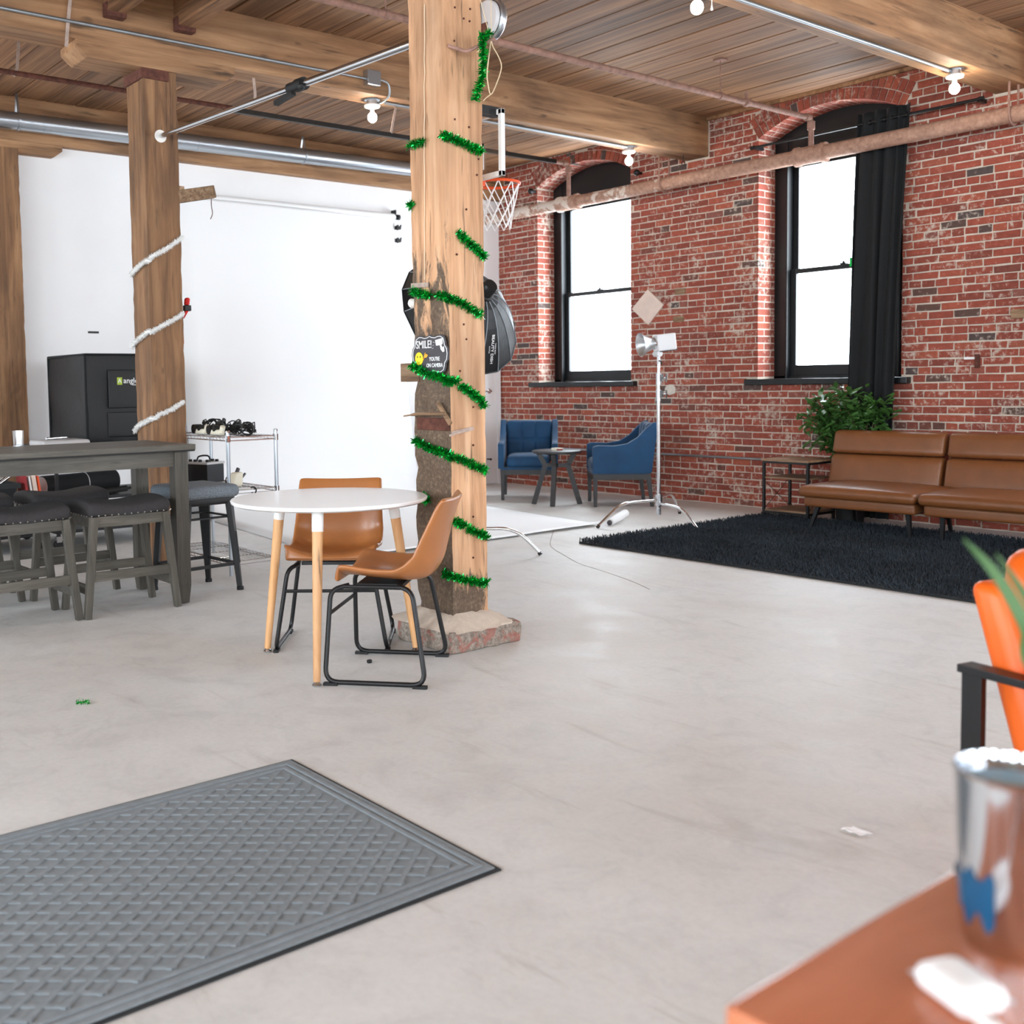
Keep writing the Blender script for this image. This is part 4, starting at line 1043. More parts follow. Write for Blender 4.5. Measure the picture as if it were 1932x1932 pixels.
for k in range(16):
    a = 2*pi*k/16; MB().tube([DM @ Vector((r*cos(a)*1.004, r*sin(a)*1.004, z-.001)) for r, z in dp], .0028, 5).build('rib', simple('grey_seam', (150, 156, 164), .6) if k == 0 else bpy.data.materials['grey_seam'], t)
MB().tube([DM @ Vector((R0*cos(2*pi*k/16), R0*sin(2*pi*k/16), DPT)) for k in range(16)], .006, 6, closed=True).build('rim_piping', M['nylon'], t)
hd = MB(); hd.lathe([(0, -.10), (.05, -.10), (.055, -.09), (.06, -.02), (.075, -.015), (.075, .01), (0, .01)], 20, DM); hd.build('flash_head', M['black'], t, smooth=True)
MB().tube([Vector((c2[0], c2[1], hp.z-.02)), hp], .016, 8).build('mount_arm', M['black'], t)
best = None
for i in range(1, 40):
    s = i/40
    for k in range(160):
        a = 2*pi*k/160; r = .06+(R0-.06)*s**.62; q = DM @ Vector((r*cos(a), r*sin(a), DPT*s)); u = px(q)
        e = (u[0]-926)**2+(u[1]-660)**2
        if best is None or e < best[0]: best = (e, s, a)
_, s_, a_ = best
seg = 2*pi/16; a_ = (math.floor(a_/seg)+.5)*seg
def dpt(s, a):
    r = (.06+(R0-.06)*s**.62)*cos(seg/2); return DM @ Vector((r*cos(a), r*sin(a), DPT*s))
q = dpt(s_, a_); me_ = (dpt(min(1, s_+.1), a_)-dpt(s_-.1, a_)).normalized(); ta = (dpt(s_, a_+.05)-dpt(s_, a_-.05)).normalized(); nn_ = me_.cross(ta).normalized()
if nn_.dot(C0-q) < 0: ta = -ta; nn_ = -nn_
xd = me_ if me_.dot(_D) > 0 else -me_
TM = frame(q+nn_*.012, xd, nn_.cross(xd))
text('lettering', 'BEAUTY DISH', .036, TM, M['signwhite'], t, bold=.0003)
text('lettering', 'SWITCH', .014, TM @ Matrix.Translation((0, -.03, 0)), M['signwhite'], t)
text('lettering', 'RAPID BOX', .016, TM @ Matrix.Translation((0, .03, 0)), M['signwhite'], t)

# ---------------------------------------------------------------- brick wall fittings
def wallpos(a, b, y=YB-.004): return hy(a, b, y)
cs = [wallpos(*q, YB-.012) for q in ((1222, 546), (1192, 583), (1223, 613), (1252, 575))]
k = MB(); k.add([(p.x, YB-.014, p.z) for p in cs]+[(p.x, YB-.002, p.z) for p in cs], [(0, 1, 2, 3), (7, 6, 5, 4)]+[(i, (i+1) % 4, 4+(i+1) % 4, 4+i) for i in range(4)]); tag(k.build('stone_tile', M['tile']), 'beige square tile stuck cornerwise on the brick wall', 'tile')
for (a, b), lb in (((1283, 550), 'upper'), ((1280, 602), 'lower')):
    p = wallpos(a, b); tag(MB().box(p.x-.065, p.x+.065, YB-.012, YB+.02, p.z-.03, p.z+.03).build('wood_plug', M['oldwood'], bev=.005), '%s brown wood plug in the brick wall beside the beige tile' % lb, 'plug')
p = wallpos(1265, 735); k = MB(); rg = random.Random(4); poly = [(p.x+(.062+.015*rg.random())*cos(2*pi*i/18), p.z+(.05+.014*rg.random())*sin(2*pi*i/18)) for i in range(18)]
k.prism(poly, Matrix(((1, 0, 0, 0), (0, 0, 1, YB-.008), (0, 1, 0, 0), (0, 0, 0, 1))), .01); tag(k.build('plaster_patch', M['mortar_patch']), 'round pale plaster patch on the brick behind the light stand', 'patch')
for (a, b), lb in (((1003, 361), 'black iron knob on the brick beside the hoop net'), ((1203, 326), 'black iron knob on the brick under the bulb between windows')):
    p = wallpos(a, b, YB-.06); k = MB(); k.tube([(p.x, YB, p.z), (p.x, YB-.06, p.z)], .016, 10); k.ball((p.x, YB-.075, p.z), .034, 12, 8); tag(k.build('wall_anchor', M['black'], smooth=True), lb, 'anchor')
p = wallpos(1845, 680); k = MB(); k.box(p.x-.016, p.x+.016, YB-.03, YB+.01, p.z-.06, p.z+.05); tag(k.build('iron_spike', M['rust'], bev=.004), 'small dark iron spike in the brick wall above the sofa', 'spike')
k = MB(); k.box(p.x-.11, p.x-.02, YB-.008, YB+.01, p.z+.01, p.z+.03); tag(k.build('paint_label', M['plasticw']), 'small white flaking label on the brick above the sofa', 'label')
p = wallpos(1922, 592); k = MB(); k.box(p.x-.05, p.x+.06, YB-.03, YB+.01, p.z-.035, p.z+.035); tag(k.build('wood_plug', M['oldwood'], bev=.005), 'pale wood block let into the brick wall above the sofa back', 'plug')
p = wallpos(1323, 312); k = MB(); bx = -6.9; k.tube([(bx, 8.6, BZ), (bx, 8.6, BZ-.06)], .005, 6); k.tube([Vector((bx+.02*cos(2*pi*i/12), 8.6, BZ-.08+.02*sin(2*pi*i/12))) for i in range(12)], .005, 6, closed=True); tag(k.build('screw_eye', M['black']), 'black screw eye under the beam end by the brick wall', 'hook')
p = hy(1607, 490, YB+.26); tag(MB().box(p.x-.02, p.x+.01, YB+.255, YB+.268, p.z-.06, p.z+.02).build('green_tag', M['green']), 'small green strip hanging on the window rail beside the curtain', 'tag')
# curtain and rod
t = thing('curtain_rod', 'black curtain rod across the window behind the plant', 'curtain rod', (-5.2, 8.76, 3.45))
RY = 8.752
ra, rb = hy(1420, 282, RY), hy(1851, 187, RY); rz_ = 3.43
MB().tube([(ra.x, RY, rz_), (rb.x, RY, rz_)], .0125, 10).build('rod', M['black'], t, smooth=True)
for x in (ra.x+.03, rb.x-.02): MB().box(x-.012, x+.012, RY, YB+.005, rz_-.02, rz_+.012).build('bracket', M['black'], t)
for x in (ra.x, rb.x): MB().tube([(x-.02, RY, rz_), (x+.02, RY, rz_)], .018, 10).build('finial', M['black'], t)
t = thing('curtain', 'long black curtain drawn aside over the right half of the window', 'curtain', (-4.95, RY, 0))
m = MB(); NU, NV = 90, 40; xl0, xr0 = -5.12, -4.66
for j in range(NV+1):
    v_ = j/NV; z = .02+(3.52-.02)*v_; xl_ = xl0-.13*(1-v_)-.02*sin(3*v_); xr_ = xr0-.16*(1-v_)
    for i in range(NU+1):
        u = i/NU; w = (u*4.6+.2*sin(u*9))*2*pi; amp = .022+.006*sin(u*13+v_*2)
        m.v.append((xl_+(xr_-xl_)*u+.012*sin(w*.5+v_*4), RY+amp*sin(w+.35*sin(v_*5+u*6)), z))
m.f = [(j*(NU+1)+i, j*(NU+1)+i+1, (j+1)*(NU+1)+i+1, (j+1)*(NU+1)+i) for j in range(NV) for i in range(NU)]
o = m.build('cloth', M['blackcloth'], t, smooth=True); md = o.modifiers.new('thick', 'SOLIDIFY'); md.thickness = .004
for i in range(7):
    x = xl0+.03+(xr0-xl0-.06)*i/6; MB().tube([Vector((x, RY+.02*cos(2*pi*k/14), rz_+.02*sin(2*pi*k/14))) for k in range(14)], .004, 5, closed=True).build('grommet', M['black'], t)

# ---------------------------------------------------------------- rug
t = thing('shag_rug', 'large dark charcoal shag rug in front of the sofa', 'rug', (-4.1, 7.1, 0))
rx0, rx1, ry0, ry1 = -5.76, -2.35, 5.93, 8.34
def rugy(x): return ry0+.05*(x-rx0)/(rx1-rx0)
rg = random.Random(9)
m = MB(); m.box(rx0, rx1, ry0, ry1, .001, .016); m.build('backing', M['matblk'], t)
m = MB(); rug = simple('charcoal_shag', (36, 44, 52), .9, var=.45, vs=2.2, sheen=.15); 
for _ in range(56000):
    x, y = rg.uniform(rx0-.005, rx1+.005), rg.uniform(ry0-.005, ry1+.005); h = rg.uniform(.022, .042); a = rg.uniform(0, 2*pi); l = rg.uniform(0, .03); w = .0035
    tip = (x+l*cos(a), y+l*sin(a), .012+h); a += 1.57
    m.add([(x-w*cos(a), y-w*sin(a), .008), (x+w*cos(a), y+w*sin(a), .008), (tip[0]+w*cos(a), tip[1]+w*sin(a), tip[2]*.8), tip], [(0, 1, 2, 3)])
o = m.build('pile', rug, t); o['kind'] = 'stuff'

# ---------------------------------------------------------------- blue armchairs and round side table
def armchair(label, loc, rz):
    t = thing('armchair', label, 'armchair', loc, rz, 'blue velvet armchairs')
    L = lambda: MB(local=True)
    m = L(); m.rbox((.01, 0, .405), (.56, .46, .13), .05, 6, fn=lambda x, y, z: (x, y, z+(.018*(1-(x/.3)**2)*(1-(y/.25)**2) if z > 0 else 0))); m.build('seat_cushion', M['blue'], t, smooth=True)
    m = L(); m.rbox((-.255, 0, .60), (.10, .50, .46), .04, 28, fn=lambda x, y, z: (x-.10*(z+.23)-.0+(-.016*max(math.exp(-((abs(y)-.08)/.011)**2), math.exp(-((z-.02)/.011)**2)) if x > 0 else 0), y*(1+.02*(z > .1)), z)); m.build('backrest', M['blue'], t, smooth=True)
    for s in (-1, 1):
        poly = [(.29, .335), (.29, .60), (.24, .615), (.08, .61), (-.05, .63), (-.15, .69), (-.235, .78), (-.30, .835), (-.345, .84), (-.34, .7), (-.31, .5), (-.29, .335)]
        M_ = frame((0, s*.285+.032, 0), (1, 0, 0), (0, 0, 1)); m = L(); m.prism(poly, M_, .064); m.build('arm', M['blue'], t, bev=.014, smooth=True)
    m = L(); m.box(-.28, .285, -.29, .29, .325, .35); m.build('seat_base', M['blue'], t)
    for (a0, a1, b0, b1) in ((-.27, .28, -.29, -.265), (-.27, .28, .265, .29), (.255, .28, -.265, .265), (-.27, -.245, -.265, .265)): L().box(a0, a1, b0, b1, .27, .328).build('apron', M['darkwood'], t)
    for x, y in ((.262, .27), (.262, -.27), (-.258, .27), (-.258, -.27)):
        sx = .04 if x < 0 else 0; L().bar((x, y, .33), (x-sx, y, 0), .045, .045, (1, 0, 0), .032, .032).build('leg', M['darkwood'], t, bev=.003)
    return t
armchair('blue velvet armchair facing the room beside the white door', (-8.47, 7.95, 0), radians(-45))
armchair('blue velvet armchair seen side-on behind the light stand', (-7.38, 8.17, 0), atan2(-.76, -.65))
t = thing('round_side_table', 'dark round side table with three bent legs between blue armchairs', 'side table', (-7.80, 7.71, 0))
tc = Vector((-7.80, 7.71, 0))
MB().lathe([(0, .525), (.235, .525), (.25, .535), (.25, .55), (.24, .555), (0, .555)], 36, Matrix.Translation(tc)).build('table_top', M['darkwood'], t, smooth=True)
for f in ((-7.949*1.0, 7.571), (-7.654, 7.50), (-7.62, 7.93)):
    d_ = (Vector((f[0], f[1], 0))-tc).normalized(); MB().bar(tc+d_*.18+Vector((0, 0, .525)), tc+d_*.115+Vector((0, 0, .40)), .045, .05, d_).build('upper_leg', M['darkwood'], t)
    MB().bar(tc+d_*.112+Vector((0, 0, .415)), tc+d_*.235, .045, .05, d_).build('lower_leg', M['darkwood'], t); MB().bar(tc+Vector((0, 0, .40)), tc+d_*.12+Vector((0, 0, .40)), .04, .04).build('cross_brace', M['darkwood'], t)
t = thing('small_box', 'small cream and red box on the dark round side table', 'box', (tc.x+.0, tc.y, .555))
p = hz(1051, 847, .57); MB().box(p.x-.05, p.x+.05, p.y-.035, p.y+.035, .554, .58).build('box', M['beige'], t, bev=.002); MB().box(p.x+.03, p.x+.0515, p.y-.036, p.y+.03, .558, .572).build('red_print', M['bookred'], t)

# ---------------------------------------------------------------- sofa, side table, plant
SR = .035; S0 = Vector((-4.985, 7.635, 0))
t = thing('sofa', 'cognac leather futon sofa on the dark rug against the brick wall', 'sofa', S0, SR)
for hh_ in (0, 1):
    x0 = hh_*.975; w = .96; m = MB(local=True)
    m.rbox((x0+w/2, .35, .335), (w, .70, .085), .04, 9, fn=lambda x, y, z: (x, y, z+(.028*max(0, 1-(abs(x)/.5)**4)*max(0, 1-(abs(y)/.36)**4) if z > 0 else 0))); m.build('seat_pad', M['cognac'], t, smooth=True)
    m = MB(local=True); m.rbox((x0+w/2, .33, .255), (w-.05, .54, .085), .02, 4); m.build('seat_base', M['cognac'], t, smooth=True)
    for (za, zb) in ((.345, .60), (.605, .80)):
        h = zb-za; m = MB(local=True)
        m.rbox((x0+w/2-.13, 0, 0), (w-.01, .11, h), .035, 8, fn=lambda x, y, z, h=h, za=za: (x, .74+(z+h/2+za-.345)*.25+y-(.018*max(0, 1-(abs(x)/.5)**6)*max(0, 1-(abs(z)/(h*.52))**4) if y < 0 else 0), z+za+h/2)); m.build('back_pad', M['cognac'], t, smooth=True)
    m = MB(local=True); m.bar((x0+.03, .74, .33), (x0+w-.03, .74, .33), .06, .08); m.build('hinge_rail', M['black'], t)
for x, y, dx, dy in ((.12, .14, -.07, -.02), (.84, .16, .02, 0), (1.1, .16, 0, 0), (1.86, .14, .06, -.02), (.18, .58, -.05, .12), (.95, .56, 0, .08), (1.8, .58, .05, .12)):
    m = MB(local=True); m.bar((x, y, .23), (x+dx, y+dy, .0155), .035, .035, (1, 0, 0), .02, .02); m.build('leg', M['black'], t)
t = thing('end_table', 'wood and black metal end table with shelves beside the sofa', 'side table', (-5.45, 8.3, 0))
ex0, ex1, ey0, ey1 = -5.70, -5.24, 8.20, 8.62
for x in (ex0, ex1-.022):
    for y in (ey0, ey1-.022): MB().box(x, x+.022, y, y+.022, .015 if y == ey0 else 0, .52).build('leg', M['black'], t)
for z in (.50, .055):
    for (a0, a1, b0, b1) in ((ex0+.022, ex1-.022, ey0, ey0+.02), (ex0+.022, ex1-.022, ey1-.02, ey1), (ex0, ex0+.02, ey0+.022, ey1-.022), (ex1-.02, ex1, ey0+.022, ey1-.022)): MB().box(a0, a1, b0, b1, z, z+.02).build('rail', M['black'], t)
MB().box(ex0-.005, ex1+.005, ey0-.005, ey1+.005, .52, .538).build('table_top', M['rustic'], t); MB().box(ex0+.02, ex1-.02, ey0+.01, ey1-.01, .365, .38).build('shelf', M['rustic'], t); MB().box(ex0+.02, ex1-.02, ey0+.01, ey1-.01, .075, .09).build('shelf', M['rustic'], t)
for (a, b) in (((ex0+.01, ey0+.02, .34), (ex0+.01, ey1-.02, .09)), ((ex0+.01, ey1-.02, .34), (ex0+.01, ey0+.02, .09)), ((ex1-.01, ey0+.02, .34), (ex1-.01, ey1-.02, .09)), ((ex1-.01, ey1-.02, .34), (ex1-.01, ey0+.02, .09))): MB().tube([a, b], .003, 5).build('cross_wire', M['black'], t)
pcx, pcy = -5.05, 8.54
t = thing('potted_ficus', 'bushy green ficus in a black pot between the sofa and curtain', 'plant', (pcx, pcy, 0))
MB().lathe([(0, 0), (.11, 0), (.132, .235), (.138, .245), (.126, .245), (.118, .21), (0, .21)], 24, Matrix.Translation((pcx, pcy, 0))).build('pot', M['rubber'], t, smooth=True)
def free(p):            # room left between sofa back, end table, curtain and wall
    x, y, z = p
    if y > (8.708 if -5.31 < x < -4.58 else 8.80): return False
    if x > -5.20 and z < .845 and y < 8.592: return False
    if -5.74 < x < -5.21 and y < 8.65 and z < .565: return False
    return True
rg = random.Random(21); m = MB(); tips = []; k = 0
while k < 22:
    ex, ey, ez = rg.uniform(-5.42, -4.82), rg.uniform(8.45, 8.68), rg.uniform(.62, 1.13)
    ez -= .25*abs(ex+5.13)
    P = smoothpath([(pcx+rg.uniform(-.04, .04), pcy+rg.uniform(.0, .05), .2), (pcx+.2*(ex-pcx), 8.63+rg.uniform(-.015, .03), .42), (pcx+.6*(ex-pcx), 8.645, .42+.6*(ez-.42)), (ex, ey, ez)], 5)
    if not all(free(q) for q in P if q.z > .33): continue
    m.tube(P, [.007-.005*i/len(P) for i in range(len(P))], 5); tips += P[7:]; k += 1
m.build('stem', M['stem'], t)
lf = MB(local=True)
for i, (x, w) in enumerate(((0, .001), (.016, .011), (.035, .0155), (.055, .011), (.078, .0005))): lf.v += [(x, -w, .002*i), (x, 0, -.003+.002*i-.012*(x/.078)**2), (x, w, .002*i)]
lf.f = [(i*3+k, i*3+k+1, i*3+k+4, i*3+k+3) for i in range(4) for k in range(2)]
lm = bpy.data.meshes.new('leaf'); lm.from_pydata(lf.v, [], lf.f); lm.materials.append(M['leaf']); lm.polygons.foreach_set('use_smooth', [True]*len(lm.polygons))
def leafpose():
    while True:
        p = Vector(tips[rg.randrange(len(tips))])+Vector((rg.gauss(0, .05), rg.gauss(0, .03), rg.gauss(0, .04))); s = rg.uniform(1.0, 1.6)
        E_ = Matrix.Translation(p) @ Matrix.Rotation(rg.uniform(0, 2*pi), 4, 'Z') @ Matrix.Rotation(rg.uniform(-.7, .8), 4, 'Y') @ Matrix.Rotation(rg.uniform(-.6, .6), 4, 'X') @ Matrix.Scale(s, 4)
        if all(free(E_ @ Vector(q)) for q in lf.v): return E_
mm = MB()
for k in range(650):
    E_ = leafpose(); mm.add([E_ @ Vector(q) for q in lf.v], lf.f)
o = mm.build('foliage', M['leaf'], t, smooth=True); o['kind'] = 'stuff'
for k in range(295):
    o = bpy.data.objects.new('leaf', lm); COL.objects.link(o); o.parent = t
    o.matrix_local = Matrix.Translation((-pcx, -pcy, 0)) @ leafpose()
# ---------------------------------------------------------------- bar table and stools
t = thing('bar_table', 'long grey-stained wooden counter-height table with stools tucked under', 'table', (-6.03, 1.75, 0))
tx0, tx1, ty0, ty1 = -6.38, -5.66, .85, 2.70
MB().box(tx0, tx1, ty0, ty1, .893, .925).build('table_top', M['graywood'], t, bev=.004)
MB().box(tx0+.004, tx1-.004, ty0+.004, ty1-.004, .885, .894).build('top_groove', M['rubber'], t)
for (a0, a1, b0, b1) in ((tx1-.075, tx1-.05, ty0+.1, ty1-.1), (tx0+.05, tx0+.075, ty0+.1, ty1-.1), (tx0+.1, tx1-.1, ty0+.05, ty0+.075), (tx0+.1, tx1-.1, ty1-.075, ty1-.05)): MB().box(a0, a1, b0, b1, .80, .886).build('apron', M['graywood'], t)
for x in (tx0+.075, tx1-.075):
    for y in (ty0+.075, ty1-.075):
        m = MB(); m.box(x-.04, x+.04, y-.04, y+.04, .11, .886); m.add([(x+a*(.04 if z > .05 else .03), y+b*(.04 if z > .05 else .03), z) for z in (.004, .11) for a, b in ((-1, -1), (1, -1), (1, 1), (-1, 1))], [(0, 3, 2, 1), (0, 1, 5, 4), (1, 2, 6, 5), (2, 3, 7, 6), (3, 0, 4, 7)]); m.build('leg', M['graywoodz'], t, bev=.0)
def stool(label, loc, rz=0):
    t = thing('saddle_stool', label, 'stool', loc, rz, 'grey saddle stools around the bar table'); L = lambda: MB(local=True)
    m = L(); m.rbox((0, 0, .585), (.37, .48, .072), .032, 12, fn=lambda x, y, z: (x, y, z+(.022*cos(pi*y/.26)*-.5+.012-.02*(x/.19)**2 if z > -.02 else 0))); m.build('seat_cushion', M['seatfab'], t, smooth=True)
    m = L()
    for i in range(13):
        y = -.225+.45*i/12; m.ball((.187, y, .560), .0048, 6, 4); m.ball((-.187, y, .560), .0048, 6, 4)
    for i in range(9):
        x = -.16+.32*i/8; m.ball((x, .242, .560), .0048, 6, 4); m.ball((x, -.242, .560), .0048, 6, 4)
    m.build('nailhead_trim', M['nail'], t)
    for (a0, a1, b0, b1) in ((.155, .175, -.20, .20), (-.175, -.155, -.20, .20), (-.155, .155, .20, .22), (-.155, .155, -.22, -.20)): L().box(a0, a1, b0, b1, .495, .552).build('apron', M['graywood'], t)
    ft = {}
    for a in (-1, 1):
        for b in (-1, 1):
            p, q = Vector((a*.165, b*.205, .552)), Vector((a*.178, b*.262, 0)); ft[a, b] = (p, q); L().bar(p, q, .042, .042, (1, 0, 0), .036, .036).build('leg', M['graywoodz'], t, bev=.003)
    at_ = lambda a, b, z: ft[a, b][1].lerp(ft[a, b][0], z/.552)
    for a in (-1, 1): L().bar(at_(a, -1, .225), at_(a, 1, .225), .02, .05).build('stretcher', M['graywood'], t)
    for b in (-1, 1): L().bar(at_(-1, b, .155), at_(1, b, .155), .02, .05).build('stretcher', M['graywood'], t)
    return t
s0 = stool('grey saddle stool pulled out beside the bar table end leg', (-5.84, 2.30, 0))
stool('grey saddle stool on the open side, farther from the table end leg', (-5.86, 1.735, 0), .03)
stool('grey saddle stool on the wall side near the garland post', (-6.58, 2.23, 0), .05)
stool('grey saddle stool on the wall side, farther from the garland post', (-6.60, 1.66, 0))
# metal stool with cushion
t = thing('metal_stool', 'black metal stool with blue-grey tweed cushion beside the garland post', 'stool', (-6.05, 2.87, 0), radians(4)); L = lambda: MB(local=True)
L().rbox((0, 0, .618), (.43, .40, .08), .036, 7).build('cushion', M['bluefab'], t, smooth=True)
m = L()
for i in range(14):
    y = -.17+.34*i/13; m.ball((.21, y, .592), .004, 6, 4); m.ball((y, .196, .592), .004, 6, 4)
m.build('nailhead_trim', M['nail'], t)
L().rbox((0, 0, .562), (.36, .36, .05), .015, 3).build('seat_pan', M['black'], t, smooth=True)
ft = {}
for a in (-1, 1):
    for b in (-1, 1):
        p, q = Vector((a*.15, b*.15, .56)), Vector((a*.19, b*.19, 0)); ft[a, b] = (p, q); u = Vector((a, b, 0)).normalized()
        L().bar(p, q, .075, .035, u, .028, .03).build('leg', M['black'], t, bev=.004); L().tube([p.lerp(q, .35)+u*.018, p.lerp(q, .7)+u*.017], .006, 6).build('leg_rib', M['black'], t)
        L().lathe([(.022, .0), (.022, .02), (.015, .025)], 8, Matrix.Translation(q)).build('foot_cap', M['rubber'], t)
at_ = lambda a, b, z: ft[a, b][1].lerp(ft[a, b][0], z/.575)
for (a, b), (c, d) in (((-1, -1), (1, -1)), ((1, -1), (1, 1)), ((1, 1), (-1, 1)), ((-1, 1), (-1, -1))):
    L().bar(at_(a, b, .17), at_(c, d, .17), .01, .02).build('footrest_bar', M['black'], t)
    L().tube([at_(a, b, .47), at_(c, d, .47)], .007, 6).build('brace', M['black'], t)

# ---------------------------------------------------------------- round table and bucket chairs
tc = Vector((-4.04, 2.57, 0))
t = thing('round_table', 'round white table on three beech legs with two tan chairs', 'table', tc)
MB().lathe([(0, .728), (.41, .728), (.42, .728), (.437, .736), (.44, .746), (.436, .75), (.43, .7502), (.2, .7502), (0, .7502)], 64, Matrix.Translation(tc)).build('table_top', M['laminate'], t, smooth=True)
for f in ((-3.749, 2.304), (-4.394, 2.434), (-3.949, 2.974)):
    q = Vector((f[0], f[1], .02)); d_ = (q-tc); d_.z = 0; p = tc+d_*.74+Vector((0, 0, .728)); e = p.lerp(q, .13)
    MB().tube([p, e], [.0255, .0245], 18).build('leg_socket', M['plasticw'], t, smooth=True); MB().tube([e, q], [.0235, .0155], 18).build('leg', M['beech'], t, smooth=True)
    MB().lathe([(0, 0), (.018, 0), (.02, .006), (.012, .016), (.008, .024), (0, .024)], 16, Matrix.Translation((q.x, q.y, .001))).build('glide', M['steel'], t, smooth=True)
    MB().lathe([(0, 0), (.05, 0), (.05, .006), (0, .006)], 16, Matrix.Translation((p.x, p.y, .722))).build('mount_plate', M['plasticw'], t)
def bucket(label, loc, rz):
    t = thing('bucket_chair', label, 'chair', loc, rz, 'tan bucket chairs at the round table'); L = lambda: MB(local=True)
    pr = smoothpath([(p[0], 0, p[1]) for p in ((.165, .425), (.15, .432), (.09, .43), (-.03, .42), (-.13, .415), (-.20, .432), (-.242, .49), (-.262, .56), (-.285, .65), (-.312, .735), (-.325, .765))], 4)
    m = L(); NW = 14; n = len(pr)
    for i, p in enumerate(pr):
        s = i/(n-1); w = .232-.02*max(0, s-.62)/.38-.02*max(0, .12-s)/.12
        for k in range(NW+1):
            u = -1+2*k/NW; au = abs(u)
            up = .055*au**2.6*(1-min(1, max(0, s-.15)/.45))*(s > .03); mid = math.exp(-((s-.5)/.17)**2)
            m.v.append((p.x+.065*au**2.4*max(0, min(1, (s-.38)/.3))*(1-.55*max(0, (s-.75)/.25))+.05*mid*au**3, u*w, p.z+up+.055*mid*au**3))
    m.f = [(i*(NW+1)+k, (i+1)*(NW+1)+k, (i+1)*(NW+1)+k+1, i*(NW+1)+k+1) for i in range(n-1) for k in range(NW)]
    o = m.build('seat_shell', M['tan'], t, smooth=True); md = o.modifiers.new('thick', 'SOLIDIFY'); md.thickness = .022; md.offset = -1
    md = o.modifiers.new('s', 'SUBSURF'); md.levels = 1; md.render_levels = 1
    o.data.polygons.foreach_set('use_smooth', [True]*len(o.data.polygons))
    for s in (-1, 1):
        P = fillet([(.13, s*.16, .405), (.20, s*.20, .39), (.215, s*.262, .014), (-.215, s*.262, .014), (-.15, s*.20, .39), (-.08, s*.16, .405)], .06, 6)
        L().tube(P, .0105, 10).build('sled_leg', M['black'], t, smooth=True); L().tube([(.16, s*.175, .40), (-.11, s*.175, .40)], .009, 8).build('seat_rail', M['black'], t)
        for x in (.19, -.19): L().box(x-.03, x+.03, s*.262-.012, s*.262+.012, .0, .012).build('floor_glide', M['rubber'], t)
    L().tube([(.205, -.222, .29), (.205, .222, .29)], .008, 8).build('cross_bar', M['black'], t); L().box(-.1, .1, -.15, .15, .395, .41).build('mount_plate', M['black'], t)
    return t
bucket('tan leather bucket chair turned side-on beside the tinsel-wound post', (-3.757, 2.680, 0), atan2(-.66, -.75))
bucket('tan leather bucket chair behind the round white table', (-4.351, 2.794, 0), radians(-40))

# ---------------------------------------------------------------- doormat
t = thing('doormat', 'grey ribbed doormat with a raised diamond pattern', 'mat', (-2.52, 1.0, 0))
mx0, mx1, my0, my1 = -3.04, -2.015, .15, 1.76
MB().box(mx0-.012, mx1+.012, my0-.012, my1+.012, .0005, .005).build('rubber_backing', M['matblk'], t)
MB().box(mx0, mx1, my0, my1, .004, .009).build('carpet', M['matgrey'], t, bev=.002)
m = MB(); DX, DY = .047, .062
for (a0, a1, b0, b1) in ((mx0+.022, mx1-.022, my1-.035, my1-.022), (mx0+.05, mx1-.05, my1-.062, my1-.049), (mx0+.022, mx0+.035, my0, my1-.036), (mx1-.035, mx1-.022, my0, my1-.036), (mx0+.05, mx0+.063, my0, my1-.063), (mx1-.063, mx1-.05, my0, my1-.063)): m.box(a0, a1, b0, b1, .008, .0125)
DX, DY = .062, .076; bx0, bx1, by0, by1 = mx0+.075, mx1-.075, my0, my1-.085
for sg_ in (1, -1):
    k0 = int((bx1-bx0)/DX+(by1-by0)/DY)+2
    for k in range(-k0, k0):
        c_ = bx0+k*DX                      # line: x = c_ + sg_*(y-by0)*DX/DY
        ya, yb = sorted((by0+(bx0-c_)*sg_*DY/DX, by0+(bx1-c_)*sg_*DY/DX)); ya, yb = max(ya, by0), min(yb, by1)
        if yb-ya < .01: continue
        p_, q_ = Vector((c_+sg_*(ya-by0)*DX/DY, ya, .0105-.0004*sg_)), Vector((c_+sg_*(yb-by0)*DX/DY, yb, .0105-.0004*sg_))
        m.bar(p_, q_, .013, .004)
o = m.build('raised_pattern', M['matgrey'], t); o['kind'] = 'stuff'

# ---------------------------------------------------------------- orange armchair
oc = hz(1838, 1257, .6)
t = thing('orange_armchair', 'orange leather armchair with black flat-bar metal frame', 'armchair', (oc.x, oc.y, 0), radians(-12)); L = lambda: MB(local=True)
for y in (0, .70):
    for nm, a, b in (('leg', (0, y, .6), (0, y, 0)), ('front_leg', (.68, y, .6), (.68, y, 0))): L().bar(a, b, .05, .018, (0, 1, 0)).build(nm, M['black'], t, bev=.002)
    L().bar((-.025, y, .592), (.705, y, .592), .018, .05, (0, 1, 0)).build('armrest', M['black'], t, bev=.002) if False else L().box(-.025, .705, y-.025, y+.025, .585, .603).build('armrest', M['black'], t, bev=.002)
    L().box(-.025, .705, y-.02, y+.02, 0, .016).build('floor_bar', M['black'], t)
L().box(.08, .66, .03, .67, .24, .27).build('seat_frame', M['black'], t)
sh = lambda x, z: x-.28*(z-.05)
m = L(); m.rbox((0, .35, 0), (.085, .60, .56), .03, 6, fn=lambda x, y, z: (x+.155-.20*(z+.28)/.56*.9, y, z+.50)); m.build('back_shell', M['orange'], t, smooth=True)
m = L(); m.rbox((0, .35, 0), (.16, .56, .50), .06, 9, fn=lambda x, y, z: (x+.25-.20*(z+.25)/.5+.014*sin(y*26+z*18)*(x > 0), y+.008*sin(z*30), z+.60+.02*cos(y*5))); m.build('back_cushion', M['orange'], t, smooth=True)
